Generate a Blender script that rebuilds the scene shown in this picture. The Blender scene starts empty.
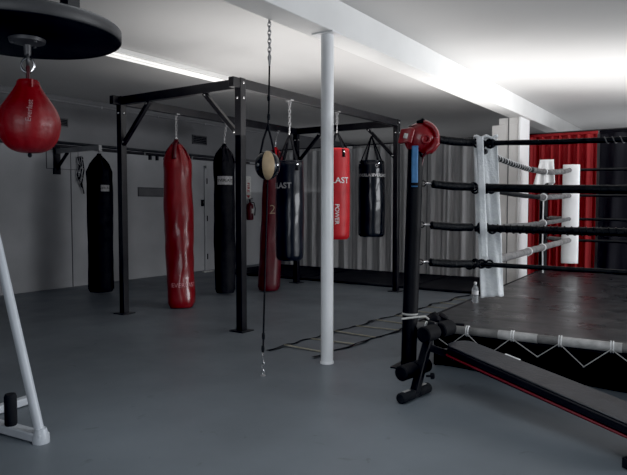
import bpy, bmesh, math, random
from mathutils import Vector, Matrix, noise
random.seed(7)
PI = math.pi
C = bpy.context.scene.collection

# ------------------------------------------------------------------ camera
F = 610.0
TH = math.radians(34.0)
PITCH = math.atan(31.5 / F)
CH = 1.30
cs, sn = math.cos(TH), math.sin(TH)
def cw(X, Y, z=0.0):
    """metres right of / ahead of the tripod -> room coordinates"""
    return Vector((X * cs - Y * sn, X * sn + Y * cs, z))
def ray(px, py):
    x = (px - 313.5) / F; y = (237.5 - py) / F
    Yd = math.cos(PITCH) + y * math.sin(PITCH)
    Zd = -math.sin(PITCH) + y * math.cos(PITCH)
    return cw(x, Yd, Zd), Yd
def at(px, py, z=None, x=None, y=None, d=None):
    r, Yd = ray(px, py)
    if z is not None: t = (z - CH) / r.z
    elif x is not None: t = x / r.x
    elif y is not None: t = y / r.y
    else: t = d / Yd
    return Vector((r.x * t, r.y * t, CH + r.z * t))
cd = bpy.data.cameras.new('camera'); cam = bpy.data.objects.new('camera', cd); C.objects.link(cam)
cd.sensor_width = 36; cd.lens = 36 * F / 627.0; cd.clip_start = .05
cam.location = (0, 0, CH); cam.rotation_euler = (PI / 2 - PITCH, 0, TH)
bpy.context.scene.camera = cam

# ------------------------------------------------------------------ materials
def mat(name, col, rough=.6, metal=0., noise_s=None, noise_a=.25, bump=0., bump_s=None, spec=.5, coat=0., emis=None, stretch=None, sheen=0.):
    m = bpy.data.materials.new(name); m.use_nodes = True
    nt = m.node_tree; b = nt.nodes['Principled BSDF']
    b.inputs['Base Color'].default_value = (*col, 1); b.inputs['Roughness'].default_value = rough
    if max(col) < .03 and spec == .5: spec = .22
    b.inputs['Metallic'].default_value = metal; b.inputs['Specular IOR Level'].default_value = spec
    b.inputs['Coat Weight'].default_value = coat
    if sheen: b.inputs['Sheen Weight'].default_value = sheen
    if emis: b.inputs['Emission Color'].default_value = (*emis[0], 1); b.inputs['Emission Strength'].default_value = emis[1]
    tc = nt.nodes.new('ShaderNodeTexCoord'); vec = tc.outputs['Object']
    if stretch:
        mp = nt.nodes.new('ShaderNodeMapping'); mp.inputs['Scale'].default_value = stretch
        nt.links.new(vec, mp.inputs[0]); vec = mp.outputs[0]
    n = nt.nodes.new('ShaderNodeTexNoise'); n.inputs['Scale'].default_value = noise_s or 4.; n.inputs['Detail'].default_value = 5
    nt.links.new(vec, n.inputs['Vector'])
    r = nt.nodes.new('ShaderNodeValToRGB')
    r.color_ramp.elements[0].position = .3; r.color_ramp.elements[1].position = .72
    a = noise_a
    r.color_ramp.elements[0].color = (*[c * (1 - a) for c in col], 1)
    r.color_ramp.elements[1].color = (*[min(1, c * (1 + a)) for c in col], 1)
    nt.links.new(n.outputs['Fac'], r.inputs[0]); nt.links.new(r.outputs[0], b.inputs['Base Color'])
    if bump:
        n2 = nt.nodes.new('ShaderNodeTexNoise'); n2.inputs['Scale'].default_value = bump_s or 30.; n2.inputs['Detail'].default_value = 4
        nt.links.new(vec, n2.inputs['Vector'])
        bp = nt.nodes.new('ShaderNodeBump'); bp.inputs['Strength'].default_value = bump; bp.inputs['Distance'].default_value = .02
        nt.links.new(n2.outputs['Fac'], bp.inputs['Height']); nt.links.new(bp.outputs[0], b.inputs['Normal'])
    return m
M = {}
M['wall'] = mat('wall_paint', (.40, .405, .42), .7, noise_s=1.2, noise_a=.14, bump=.05)
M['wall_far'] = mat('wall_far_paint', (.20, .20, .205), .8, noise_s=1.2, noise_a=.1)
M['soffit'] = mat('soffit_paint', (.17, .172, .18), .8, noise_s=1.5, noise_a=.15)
M['ceil'] = mat('ceiling_paint', (.66, .655, .65), .8, noise_s=.7, noise_a=.05, bump=.05, bump_s=6)
M['white'] = mat('white_paint', (.82, .82, .81), .5, noise_s=2, noise_a=.05)
M['pillar_lit_white'] = mat('pillar_lit_side_white', (.96, .96, .96), .5, noise_s=2, noise_a=.02)  # whiter than the pillar paint, for its window-lit side
M['pillar'] = mat('pillar_paint', (.84, .82, .80), .7, noise_s=2, noise_a=.08)
M['pole'] = mat('pole_paint', (.86, .87, .88), .35, noise_s=6, noise_a=.05)
M['black_steel'] = mat('black_steel', (.010, .010, .012), .36, noise_s=8, noise_a=.4, spec=.45)
M['black_matte'] = mat('black_matte', (.010, .010, .012), .75, noise_s=8, noise_a=.3)
M['foam'] = mat('black_foam', (.006, .006, .007), .75, noise_s=20, noise_a=.3, bump=.15, bump_s=120)
M['rubber'] = mat('black_rubber', (.014, .015, .017), .85, noise_s=5, noise_a=.3, bump=.1, bump_s=60)
M['chrome'] = mat('chrome', (.75, .75, .76), .25, 1., noise_a=.1)
M['dull_steel'] = mat('dull_steel', (.10, .10, .105), .5, .5, noise_a=.2)
M['steel'] = mat('grey_steel', (.35, .35, .36), .45, .6, noise_a=.2)
M['red_vinyl'] = mat('red_vinyl', (.21, .010, .013), .30, noise_s=5, noise_a=.22, bump=.25, bump_s=9, coat=.2, stretch=(1, 1, .5))
M['red_dark'] = mat('dark_red_vinyl', (.075, .005, .009), .45, noise_s=5, noise_a=.35, bump=.2, bump_s=10)
M['red_canvas'] = mat('bright_red_canvas', (.50, .008, .014), .5, noise_s=5, noise_a=.15, bump=.12, bump_s=14)
M['black_vinyl'] = mat('black_vinyl', (.010, .012, .016), .26, noise_s=6, noise_a=.4, bump=.3, bump_s=7, coat=.25, stretch=(1, 1, .6))
M['blue_black'] = mat('blue_black_vinyl', (.010, .012, .018), .28, noise_s=6, noise_a=.35, bump=.25, bump_s=7, coat=.2, stretch=(1, 1, .5))
M['black_canvas'] = mat('black_canvas', (.009, .0095, .011), .7, noise_s=9, noise_a=.35, bump=.2, bump_s=20)
M['speed_red'] = mat('speed_bag_leather', (.24, .006, .009), .48, noise_s=9, noise_a=.28, bump=.3, bump_s=18, coat=.06)
M['board'] = mat('platform_board', (.008, .008, .010), .6, noise_s=5, noise_a=.4)
M['rim'] = mat('platform_rim', (.05, .05, .052), .5, noise_s=8, noise_a=.3)
M['tan'] = mat('tan_leather', (.42, .31, .19), .5, noise_s=12, noise_a=.2)
M['ink_white'] = mat('white_print', (.75, .75, .76), .6, noise_s=40, noise_a=.15)
M['ink_grey'] = mat('grey_print', (.33, .33, .34), .6, noise_s=40, noise_a=.3)
M['ink_faint'] = mat('faint_pink_print', (.55, .22, .24), .6, noise_s=60, noise_a=.5)
M['ink_pink'] = mat('dull_pink_print', (.42, .22, .23), .6, noise_s=60, noise_a=.2)
M['ink_tan'] = mat('tan_print', (.40, .32, .22), .6, noise_s=40, noise_a=.2)
M['ink_black'] = mat('black_print', (.01, .01, .01), .6)
M['ink_red'] = mat('red_print', (.35, .02, .03), .6)
M['cloth_white'] = mat('white_towel', (.90, .93, .96), .95, noise_s=18, noise_a=.08, bump=.4, bump_s=60)
M['pad_white'] = mat('white_pad_vinyl', (.88, .88, .88), .45, noise_s=5, noise_a=.05, bump=.1, bump_s=10)
M['rope_black'] = mat('black_rope_cover', (.007, .008, .009), .5, noise_s=25, noise_a=.5, bump=.4, bump_s=50)
M['tape_grey'] = mat('grey_tape', (.19, .185, .185), .5, noise_s=14, noise_a=.5, bump=.3, bump_s=30)
M['tape_dark'] = mat('dark_grey_tape', (.11, .11, .112), .5, noise_s=14, noise_a=.5, bump=.3, bump_s=30)
M['tape_mid'] = mat('mid_grey_wrap', (.17, .165, .16), .5, noise_s=9, noise_a=.5, bump=.3, bump_s=30)
M['tape_light'] = mat('light_grey_wrap', (.48, .47, .46), .45, noise_s=12, noise_a=.3, bump=.3, bump_s=30)
M['tape_white'] = mat('white_tape', (.82, .82, .82), .6, noise_s=20, noise_a=.2)
M['cord'] = mat('white_cord', (.50, .50, .48), .8, noise_s=40, noise_a=.2)
M['ring_pad'] = mat('corner_post_black', (.006, .006, .007), .6, noise_s=6, noise_a=.4, bump=.1)
M['blue'] = mat('blue_strap', (.06, .20, .42), .6, noise_s=20, noise_a=.15)
M['gear_red'] = mat('red_headguard_leather', (.24, .012, .016), .38, noise_s=9, noise_a=.2, bump=.2, bump_s=20, coat=.15)
M['cur_grey'] = mat('grey_curtain_cloth', (.48, .48, .485), .95, noise_s=3, noise_a=.2, bump=.2, bump_s=40, stretch=(6, 6, .5))
M['cur_red'] = mat('red_curtain_cloth', (.24, .004, .006), .8, noise_s=3, noise_a=.2, bump=.2, bump_s=40, stretch=(5, 5, .5))
M['cur_black'] = mat('black_curtain_cloth', (.010, .010, .013), .85, noise_s=3, noise_a=.3, bump=.2, bump_s=40, stretch=(5, 5, .5))
M['skirt'] = mat('ring_skirt_cloth', (.006, .006, .007), .9, noise_s=3, noise_a=.3)
M['mat'] = mat('exercise_mat', (.018, .019, .021), .8, noise_s=3, noise_a=.3)
M['bench_vinyl'] = mat('bench_vinyl', (.024, .025, .030), .42, noise_s=9, noise_a=.45, bump=.15, bump_s=40)
M['bench_side'] = mat('bench_side_vinyl', (.010, .010, .012), .5)
M['piping'] = mat('red_piping', (.14, .004, .010), .5, noise_a=.2)
M['rung'] = mat('pale_rung', (.36, .34, .27), .5, noise_s=20, noise_a=.2)
M['strap'] = mat('black_webbing', (.010, .010, .012), .8, noise_s=30, noise_a=.3, bump=.2, bump_s=80)
M['vent'] = mat('dark_vent', (.012, .012, .013), .6)
M['grille'] = mat('grey_grille', (.13, .13, .135), .6, noise_a=.1)
M['frame_grey'] = mat('grey_frame', (.08, .08, .085), .5)
M['door'] = mat('door_paint', (.37, .375, .39), .6, noise_s=2, noise_a=.1)
M['pipe'] = mat('pipe_paint', (.22, .22, .23), .5, noise_a=.15)
M['pipe_dark'] = mat('dark_pipe', (.03, .03, .032), .5)
M['stand_white'] = mat('stand_enamel', (.55, .58, .62), .35, noise_s=5, noise_a=.08)
M['tube'] = mat('lamp_tube', (.9, .9, .9), .4, emis=((1, .98, .94), .55))
M['fix'] = mat('lamp_housing', (.8, .8, .79), .35, noise_a=.05)
M['yellow_label'] = mat('pale_label', (.6, .6, .58), .6, noise_s=60, noise_a=.3)

def floor_mat():
    m = mat('painted_concrete', (.140, .160, .180), .42, noise_s=.8, noise_a=.22, spec=.4)
    nt = m.node_tree; b = nt.nodes['Principled BSDF']
    tc = nt.nodes.new('ShaderNodeTexCoord')
    n = nt.nodes.new('ShaderNodeTexNoise'); n.inputs['Scale'].default_value = 2.3; n.inputs['Detail'].default_value = 8
    nt.links.new(tc.outputs['Object'], n.inputs['Vector'])
    mr = nt.nodes.new('ShaderNodeMapRange'); mr.inputs[3].default_value = .30; mr.inputs[4].default_value = .58
    nt.links.new(n.outputs['Fac'], mr.inputs[0]); nt.links.new(mr.outputs[0], b.inputs['Roughness'])
    bp = nt.nodes.new('ShaderNodeBump'); bp.inputs['Strength'].default_value = .12; bp.inputs['Distance'].default_value = .01
    nt.links.new(n.outputs['Fac'], bp.inputs['Height']); nt.links.new(bp.outputs[0], b.inputs['Normal'])
    # scuffs and hairline marks
    v = nt.nodes.new('ShaderNodeTexNoise'); v.inputs['Scale'].default_value = 5.5; v.inputs['Detail'].default_value = 12; v.inputs['Distortion'].default_value = 1.5
    nt.links.new(tc.outputs['Object'], v.inputs['Vector'])
    cr = nt.nodes.new('ShaderNodeValToRGB'); cr.color_ramp.elements[0].position = .66; cr.color_ramp.elements[1].position = .74
    cr.color_ramp.elements[0].color = (1, 1, 1, 1); cr.color_ramp.elements[1].color = (.55, .55, .55, 1)
    nt.links.new(v.outputs['Fac'], cr.inputs[0])
    mx = nt.nodes.new('ShaderNodeMix'); mx.data_type = 'RGBA'; mx.blend_type = 'MULTIPLY'; mx.inputs[0].default_value = .7
    src = b.inputs['Base Color'].links[0].from_socket
    nt.links.new(src, mx.inputs[6]); nt.links.new(cr.outputs[0], mx.inputs[7]); nt.links.new(mx.outputs[2], b.inputs['Base Color'])
    return m
M['floor'] = floor_mat()
def canvas_mat():
    m = mat('ring_canvas', (.027, .028, .031), .34, noise_s=6, noise_a=.45, spec=.5)
    nt = m.node_tree; b = nt.nodes['Principled BSDF']
    tc = nt.nodes.new('ShaderNodeTexCoord')
    w = nt.nodes.new('ShaderNodeTexWave'); w.bands_direction = 'Y'; w.wave_profile = 'SAW'; w.inputs['Scale'].default_value = .75
    w.inputs['Distortion'].default_value = .6; w.inputs['Detail'].default_value = 2
    nt.links.new(tc.outputs['Object'], w.inputs['Vector'])
    cr = nt.nodes.new('ShaderNodeValToRGB'); cr.color_ramp.elements[0].position = .0; cr.color_ramp.elements[1].position = .22
    cr.color_ramp.elements[0].color = (.25, .25, .25, 1); cr.color_ramp.elements[1].color = (1, 1, 1, 1)
    nt.links.new(w.outputs['Fac'], cr.inputs[0])
    n = nt.nodes.new('ShaderNodeTexNoise'); n.inputs['Scale'].default_value = 3.5; n.inputs['Detail'].default_value = 7
    nt.links.new(tc.outputs['Object'], n.inputs['Vector'])
    mr = nt.nodes.new('ShaderNodeMapRange'); mr.inputs[3].default_value = .12; mr.inputs[4].default_value = .5
    nt.links.new(n.outputs['Fac'], mr.inputs[0]); nt.links.new(mr.outputs[0], b.inputs['Roughness'])
    ad = nt.nodes.new('ShaderNodeMath'); ad.operation = 'ADD'
    nt.links.new(cr.outputs[0], ad.inputs[0]); nt.links.new(n.outputs['Fac'], ad.inputs[1])
    bp = nt.nodes.new('ShaderNodeBump'); bp.inputs['Strength'].default_value = .35; bp.inputs['Distance'].default_value = .012
    nt.links.new(ad.outputs[0], bp.inputs['Height']); nt.links.new(bp.outputs[0], b.inputs['Normal'])
    mx = nt.nodes.new('ShaderNodeMix'); mx.data_type = 'RGBA'; mx.blend_type = 'MULTIPLY'; mx.inputs[0].default_value = .8
    src = b.inputs['Base Color'].links[0].from_socket
    nt.links.new(src, mx.inputs[6]); nt.links.new(cr.outputs[0], mx.inputs[7]); nt.links.new(mx.outputs[2], b.inputs['Base Color'])
    return m
M['canvas'] = canvas_mat()
def glass_mat(name, col, rough, alpha):
    m = mat(name, col, rough, noise_a=.02); b = m.node_tree.nodes['Principled BSDF']
    b.inputs['Transmission Weight'].default_value = alpha; b.inputs['IOR'].default_value = 1.2
    return m
M['plastic_clear'] = glass_mat('clear_plastic', (.85, .88, .9), .12, .75)

# ------------------------------------------------------------------ mesh builder
def root_loc(o):
    v = Vector((0, 0, 0))
    while o: v += o.location; o = o.parent
    return v
class MB:
    def __init__(s): s.v = []; s.f = []
    def add(s, vs, fs):
        n = len(s.v); s.v += [Vector(v) for v in vs]; s.f += [tuple(i + n for i in f) for f in fs]; return s
    def box(s, c, size, rot=None):
        c = Vector(c); hx, hy, hz = [q / 2 for q in size]
        vs = [Vector((x, y, z)) for x in (-hx, hx) for y in (-hy, hy) for z in (-hz, hz)]
        if rot: vs = [rot @ v for v in vs]
        return s.add([v + c for v in vs], [(0, 1, 3, 2), (4, 6, 7, 5), (0, 4, 5, 1), (2, 3, 7, 6), (0, 2, 6, 4), (1, 5, 7, 3)])
    def bar(s, a, b, w, h, up=(0, 0, 1)):
        a, b = Vector(a), Vector(b); d = (b - a); L = d.length; d.normalize(); up = Vector(up)
        if abs(d.dot(up)) > .95: up = Vector((1, 0, 0))
        sx = d.cross(up).normalized(); uz = sx.cross(d)
        R = Matrix((sx, d, uz)).transposed()
        return s.box((a + b) / 2, (w, L, h), R)
    def tube(s, pts, r, seg=12, caps=True, closed=False):
        pts = [Vector(p) for p in pts]; n = len(pts)
        rr = r if isinstance(r, (list, tuple)) else [r] * n
        ref = None; rings = []
        for i, p in enumerate(pts):
            if closed: t = pts[(i + 1) % n] - pts[i - 1]
            else: t = pts[min(i + 1, n - 1)] - pts[max(i - 1, 0)]
            t.normalize()
            if ref is None:
                ref = Vector((0, 0, 1)) if abs(t.z) < .9 else Vector((1, 0, 0))
            a = (ref - t * ref.dot(t)).normalized(); b = t.cross(a); ref = a
            rings.append([p + (a * math.cos(2 * PI * k / seg) + b * math.sin(2 * PI * k / seg)) * rr[i] for k in range(seg)])
        vs = [v for g in rings for v in g]; fs = []
        for i in range(n if closed else n - 1):
            j = (i + 1) % n
            for k in range(seg):
                l = (k + 1) % seg; fs.append((i * seg + k, i * seg + l, j * seg + l, j * seg + k))
        if caps and not closed:
            fs.append(tuple(range(seg - 1, -1, -1))); fs.append(tuple((n - 1) * seg + k for k in range(seg)))
        return s.add(vs, fs)
    def torus(s, c, R, r, axis=(0, 0, 1), sx=1., seg=18, sub=7, long_axis=None):
        c = Vector(c); ax = Vector(axis).normalized()
        a = Vector(long_axis) if long_axis is not None else (Vector((0, 0, 1)) if abs(ax.z) < .9 else Vector((1, 0, 0)))
        a = (a - ax * a.dot(ax)).normalized(); b = ax.cross(a)
        return s.tube([c + a * math.cos(2 * PI * k / seg) * R * sx + b * math.sin(2 * PI * k / seg) * R for k in range(seg)], r, sub, closed=True)
    def lathe(s, prof, seg=32, c=(0, 0, 0), fn=None, axis=None, caps=True):
        """prof: list of (radius, height)"""
        c = Vector(c); vs = []; fs = []
        R = Vector((0, 0, 1)).rotation_difference(Vector(axis)).to_matrix() if axis is not None else Matrix.Identity(3)
        for i, (r, z) in enumerate(prof):
            for k in range(seg):
                a = 2 * PI * k / seg; q = Vector((r * math.cos(a), r * math.sin(a), z))
                if fn: q = fn(q, a, i / (len(prof) - 1))
                vs.append(c + R @ q)
        for i in range(len(prof) - 1):
            for k in range(seg):
                l = (k + 1) % seg; fs.append((i * seg + k, i * seg + l, (i + 1) * seg + l, (i + 1) * seg + k))
        if caps:
            fs.append(tuple(range(seg - 1, -1, -1))); fs.append(tuple((len(prof) - 1) * seg + k for k in range(seg)))
        return s.add(vs, fs)
    def grid(s, fn, nu, nv, wrap=False):
        vs = [fn(i / nu, j / nv) for j in range(nv + 1) for i in range(nu + 1)]; fs = []
        for j in range(nv):
            for i in range(nu):
                a = j * (nu + 1) + i; fs.append((a, a + 1, a + nu + 2, a + nu + 1))
        return s.add(vs, fs)
    def build(s, name, m, parent=None, origin=None, bevel=0, solid=0, subsurf=0, smooth=True, recalc=True):
        org = root_loc(parent) if parent else Vector(origin or (0, 0, 0))
        me = bpy.data.meshes.new(name); me.from_pydata([v - org for v in s.v], [], s.f); me.update()
        if recalc:
            bm = bmesh.new(); bm.from_mesh(me); bmesh.ops.recalc_face_normals(bm, faces=bm.faces); bm.to_mesh(me); bm.free()
        if smooth:
            me.shade_smooth(); me.set_sharp_from_angle(angle=math.radians(38))
        me.materials.append(m)
        o = bpy.data.objects.new(name, me); C.objects.link(o)
        if parent: o.parent = parent
        else: o.location = org
        if solid:
            q = o.modifiers.new('solid', 'SOLIDIFY'); q.thickness = solid; q.offset = 0
        if bevel:
            q = o.modifiers.new('bevel', 'BEVEL'); q.width = bevel; q.segments = 2; q.limit_method = 'ANGLE'
        if subsurf:
            q = o.modifiers.new('sub', 'SUBSURF'); q.levels = subsurf; q.render_levels = subsurf
        return o
def tag(o, label, cat, group=None):
    o['label'] = label; o['category'] = cat
    if group: o['group'] = group
    return o
def thing(name, loc, label, cat, group=None):
    o = bpy.data.objects.new(name, None); C.objects.link(o); o.location = loc; o.empty_display_size = .1
    return tag(o, label, cat, group)
def struct(name, mb, m, parent=None, **k):
    o = mb.build(name, m, parent, **k)
    if not parent: o['kind'] = 'structure'
    return o
def text_verts(txt, size, bold=.0, spacing=1.):
    cu = bpy.data.curves.new('txt', 'FONT'); cu.body = txt; cu.size = size; cu.align_x = 'CENTER'; cu.align_y = 'CENTER'
    cu.offset = bold; cu.space_character = spacing; cu.extrude = 0; cu.resolution_u = 3
    o = bpy.data.objects.new('txt', cu); C.objects.link(o)
    dg = bpy.context.evaluated_depsgraph_get(); me = bpy.data.meshes.new_from_object(o.evaluated_get(dg))
    vs = [v.co.copy() for v in me.vertices]; fs = [tuple(p.vertices) for p in me.polygons]
    bpy.data.objects.remove(o); bpy.data.meshes.remove(me); bpy.data.curves.remove(cu)
    return vs, fs
def wrap_text(txt, size, centre_fn, name, m, parent, bold=.0, sy=1., rot=0, sx=1., spacing=1.):
    """centre_fn(u, v) maps flat text metres onto the surface"""
    vs, fs = text_verts(txt, size, bold, spacing)
    out = []
    for v in vs:
        x, y = v.x * sx, v.y * sy
        if rot: x, y = x * math.cos(rot) - y * math.sin(rot), x * math.sin(rot) + y * math.cos(rot)
        out.append(centre_fn(x, y))
    return MB().add(out, fs).build(name, m, parent, smooth=False, recalc=False)
CAMXY = Vector((0, 0, 0))
def ang_to_cam(p): return math.atan2(-p.y, -p.x)

# ------------------------------------------------------------------ room
XL, YF, ZC = -8.70, 15.4, 2.95
XR, YB = 6.0, -3.5
struct('floor', MB().box(((XL + XR) / 2, (YF + YB) / 2, -.05), (XR - XL + .4, YF - YB + .4, .1)), M['floor'])
struct('ceiling', MB().box(((XL + XR) / 2, (YF + YB) / 2, ZC + .05), (XR - XL + .4, YF - YB + .4, .1)), M['ceil'])
struct('wall_left', MB().box((XL - .1, (YF + YB) / 2, ZC / 2), (.2, YF - YB + .4, ZC)), M['wall'])
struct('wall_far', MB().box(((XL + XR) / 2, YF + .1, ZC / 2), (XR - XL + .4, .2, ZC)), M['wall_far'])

# right wall with a wide window opening, back wall
def wall_with_holes(name, axis, pos, a0, a1, holes):
    mb = MB(); t = .2
    def seg(u0, u1, z0, z1):
        if u1 - u0 < 1e-3 or z1 - z0 < 1e-3: return
        c = ((u0 + u1) / 2, (z0 + z1) / 2)
        if axis == 'x': mb.box((pos + t / 2, c[0], c[1]), (t, u1 - u0, z1 - z0))
        else: mb.box((c[0], pos - t / 2, c[1]), (u1 - u0, t, z1 - z0))
    u = a0
    for (h0, h1, z0, z1) in holes:
        seg(u, h0, 0, ZC); seg(h0, h1, 0, z0); seg(h0, h1, z1, ZC); u = h1
    seg(u, a1, 0, ZC)
    return struct(name, mb, M['wall'])
wall_with_holes('wall_right', 'x', XR, YB, YF, [(4.0, 10.5, .9, 2.5)])
wall_with_holes('wall_back', 'y', YB, XL, XR, [(-3.5, 3.5, .9, 2.5)])

# soffit box along the left wall, under the ceiling
SX = XL + .42
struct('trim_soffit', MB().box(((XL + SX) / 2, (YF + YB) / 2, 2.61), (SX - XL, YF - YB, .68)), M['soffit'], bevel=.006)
struct('trim_wall_left_joint', MB().box((XL + .006, 4.6, 2.22), (.012, 12.0, .02)).box((XL + .006, 5.95, 1.1), (.008, .012, 2.2)), M['frame_grey'])
# ceiling beam and its stepped pillar
BX = -2.74
struct('trim_beam', MB().box((BX, (YF + YB) / 2, 2.82), (.24, YF - YB, .27)), M['white'], bevel=.008)
PF = 9.73; xa = at(492, 128, y=PF).x; xb = at(499, 118, y=PF).x; za = at(495, 125.5, y=PF).z
struct('trim_pillar', MB().box(((xa - 2.71) / 2, PF + .25, za / 2), (-2.71 - xa, .5, za)), M['pillar'], bevel=.006)
struct('trim_pillar_head', MB().box(((xb - 2.71) / 2, PF + .25, (za + 2.684) / 2), (-2.71 - xb, .5, 2.684 - za)), M['pillar'], bevel=.006)
struct('trim_pillar_seam', MB().box((-2.86, PF - .004, 1.34), (.014, .008, 2.68)), M['grille'])
struct('trim_pillar_lit_side', MB().box((-2.69, 9.98, 1.345), (.028, .53, 2.69)), M['pillar_lit_white'])  # whiter sheet on the right face, window light put into its colour

# pole
pb = at(327, 363, z=0)
pl = thing('support_pole', (pb.x, pb.y, 0), 'white round steel column in mid room holding up the ceiling beam', 'pole')
MB().lathe([(.052, 0), (.052, 2.685)], 28, (pb.x, pb.y, 0)).build('shaft', M['pole'], pl)
MB().box((pb.x, pb.y, 2.68), (.2, .16, .012)).build('top_plate', M['pole'], pl)
MB().lathe([(.058, 0), (.058, .012), (.053, .02)], 28, (pb.x, pb.y, 0)).build('base_collar', M['pole'], pl)

# mats along the far wall
for (x0, x1, lab) in ((-8.1, -6.1, 'black exercise mat at the foot of the grey curtain, nearest the left wall corner'),
                      (-6.08, -4.1, 'black exercise mat below the grey curtain, behind the bag rack'),
                      (-4.08, -2.3, 'black exercise mat below the grey curtain, next to the ring')):
    o = MB().box(((x0 + x1) / 2, 9.62, .022), (x1 - x0, 1.8, .04)).build('exercise_mat', M['mat'], None, ((x0 + x1) / 2, 9.62, 0), bevel=.01)
    tag(o, lab, 'mat', 'black mats under the grey curtain')

# ------------------------------------------------------------------ curtains
def curtain(x0, x1, m, label, nf, amp, y=10.62, ztop=2.45, zbot=.02, seed=1, group=None):
    rnd = random.Random(seed); ph = [rnd.uniform(0, 6.28) for _ in range(6)]
    def fn(u, v):
        w = 1 + .0 * v; z = zbot + (ztop - zbot) * v
        s = u + .012 * math.sin(9 * u + ph[3]) * (1 - v)
        f = math.sin(2 * PI * nf * s + ph[0] + 1.3 * math.sin(5 * s + ph[1])) + .45 * math.sin(2 * PI * nf * 2.3 * s + ph[2])
        s = s + .05 * math.sin(3.1 * s + ph[5]) + .02 * math.sin(11 * s + ph[0]); a = amp * (.75 + .45 * (1 - v) + .3 * math.sin(7 * s + ph[4]))
        return Vector((x0 + (x1 - x0) * u + .01 * math.sin(2 * PI * nf * s * .5), y + a * f, z + .02 * math.sin(3 * PI * s + ph[5]) * (1 - v)))
    mid = ((x0 + x1) / 2, y, 0)
    r = thing('curtain', mid, label, 'curtain', group)
    MB().grid(fn, int(nf * 18), 10).build('cloth', m, r, recalc=False)
    MB().grid(lambda u, v: Vector((x0 + (x1 - x0) * u, y, ztop - .005 + .05 * v)), 8, 1).build('header_tape', m, r, solid=.012)
    return r
G = 'grey curtains on the far wall'
curtain(-7.95, -6.22, M['cur_grey'], 'grey full-length curtain at the room corner, left of the white column', 6, .024, seed=3, group=G)
curtain(-6.20, -4.62, M['cur_grey'], 'grey full-length curtain directly behind the short black bag with straps', 5.5, .024, seed=5, group=G)
curtain(-4.60, -2.95, M['cur_grey'], 'grey full-length curtain between the ring corner post and the pillar', 6, .03, seed=9, group=G)
YR = 10.62
RX0, RX1 = at(526, 180, y=YR).x, at(597, 180, y=YR).x
curtain(RX0, RX1, M['cur_red'], 'deep red full-length curtain behind the far ring corner', 7, .035, y=YR, ztop=2.45, seed=11)
curtain(RX1 + .02, 5.8, M['cur_black'], 'black full-length curtain right of the red one', 14, .035, y=YR, ztop=2.45, seed=12)
for (x0, x1, y, z, lab) in ((-8.2, -2.9, 10.62, 2.505, 'thin dark rod carrying the grey curtains'), (RX0, 5.95, YR, 2.505, 'thin dark rod carrying the red and black curtains')):
    o = MB().tube([(x0, y, z), (x1, y, z)], .012, 10).build('curtain_rod', M['black_steel'], None, ((x0 + x1) / 2, y, z))
    tag(o, lab, 'curtain rod')

# ------------------------------------------------------------------ left wall fittings
def vent(px0, py0, px1, py1, xp, label):
    a = at(px0, py0, x=xp); b = at(px1, py1, x=xp)
    c = (a + b) / 2; w = abs(a.y - b.y); h = abs(a.z - b.z)
    r = thing('air_vent', (xp, c.y, c.z), label, 'vent')
    MB().box((xp + .006, c.y, c.z), (.012, w, h)).build('opening', M['vent'], r)
    fr = MB()
    for sgn in (-1, 1):
        fr.box((xp + .012, c.y + sgn * w / 2, c.z), (.02, .014, h + .014)); fr.box((xp + .012, c.y, c.z + sgn * h / 2), (.02, w, .014))
    fr.build('frame', M['frame_grey'], r)
    sl = MB(); n = 5
    for i in range(n): sl.box((xp + .014, c.y, c.z - h / 2 + h * (i + .5) / n), (.004, w - .02, .008), Matrix.Rotation(.5, 3, 'Y'))
    sl.build('louvres', M['frame_grey'], r)
vent(57, 118, 67, 127, SX, 'small black air vent in the soffit beside the red speed bag')
vent(192, 135, 206, 145, SX, 'small black air vent in the soffit right of the large red bag')
a = at(138, 187.5, x=XL); b = at(163, 196.5, x=XL); c = (a + b) / 2
r = thing('wall_grille', (XL, c.y, c.z), 'long grey slot grille set in the left wall behind the large red bag', 'grille')
MB().box((XL + .006, c.y + .15, c.z), (.012, abs(a.y - b.y) + .3, .14)).build('panel', M['grille'], r)
fr = MB(); W_ = abs(a.y - b.y) + .3
for sg in (-1, 1): fr.box((XL + .01, c.y + .15, c.z + sg * .075), (.02, W_, .016)); fr.box((XL + .01, c.y + .15 + sg * W_ / 2, c.z), (.02, .016, .166))
fr.build('frame', M['frame_grey'], r)
# access panel outline
a = at(46, 149, x=XL); b = at(78, 170, x=XL); c = (a + b) / 2
r = thing('access_panel', (XL, c.y, c.z), 'flat square access panel on the left wall below the speed bag', 'panel')
MB().box((XL + .004, c.y, c.z), (.008, abs(a.y - b.y), abs(a.z - b.z))).build('plate', M['wall'], r)
fr = MB()
for sg in (-1, 1):
    fr.box((XL + .005, c.y + sg * abs(a.y - b.y) / 2, c.z), (.012, .01, abs(a.z - b.z))); fr.box((XL + .005, c.y, c.z + sg * abs(a.z - b.z) / 2), (.012, abs(a.y - b.y), .01))
fr.build('edge', M['grille'], r)
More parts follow.
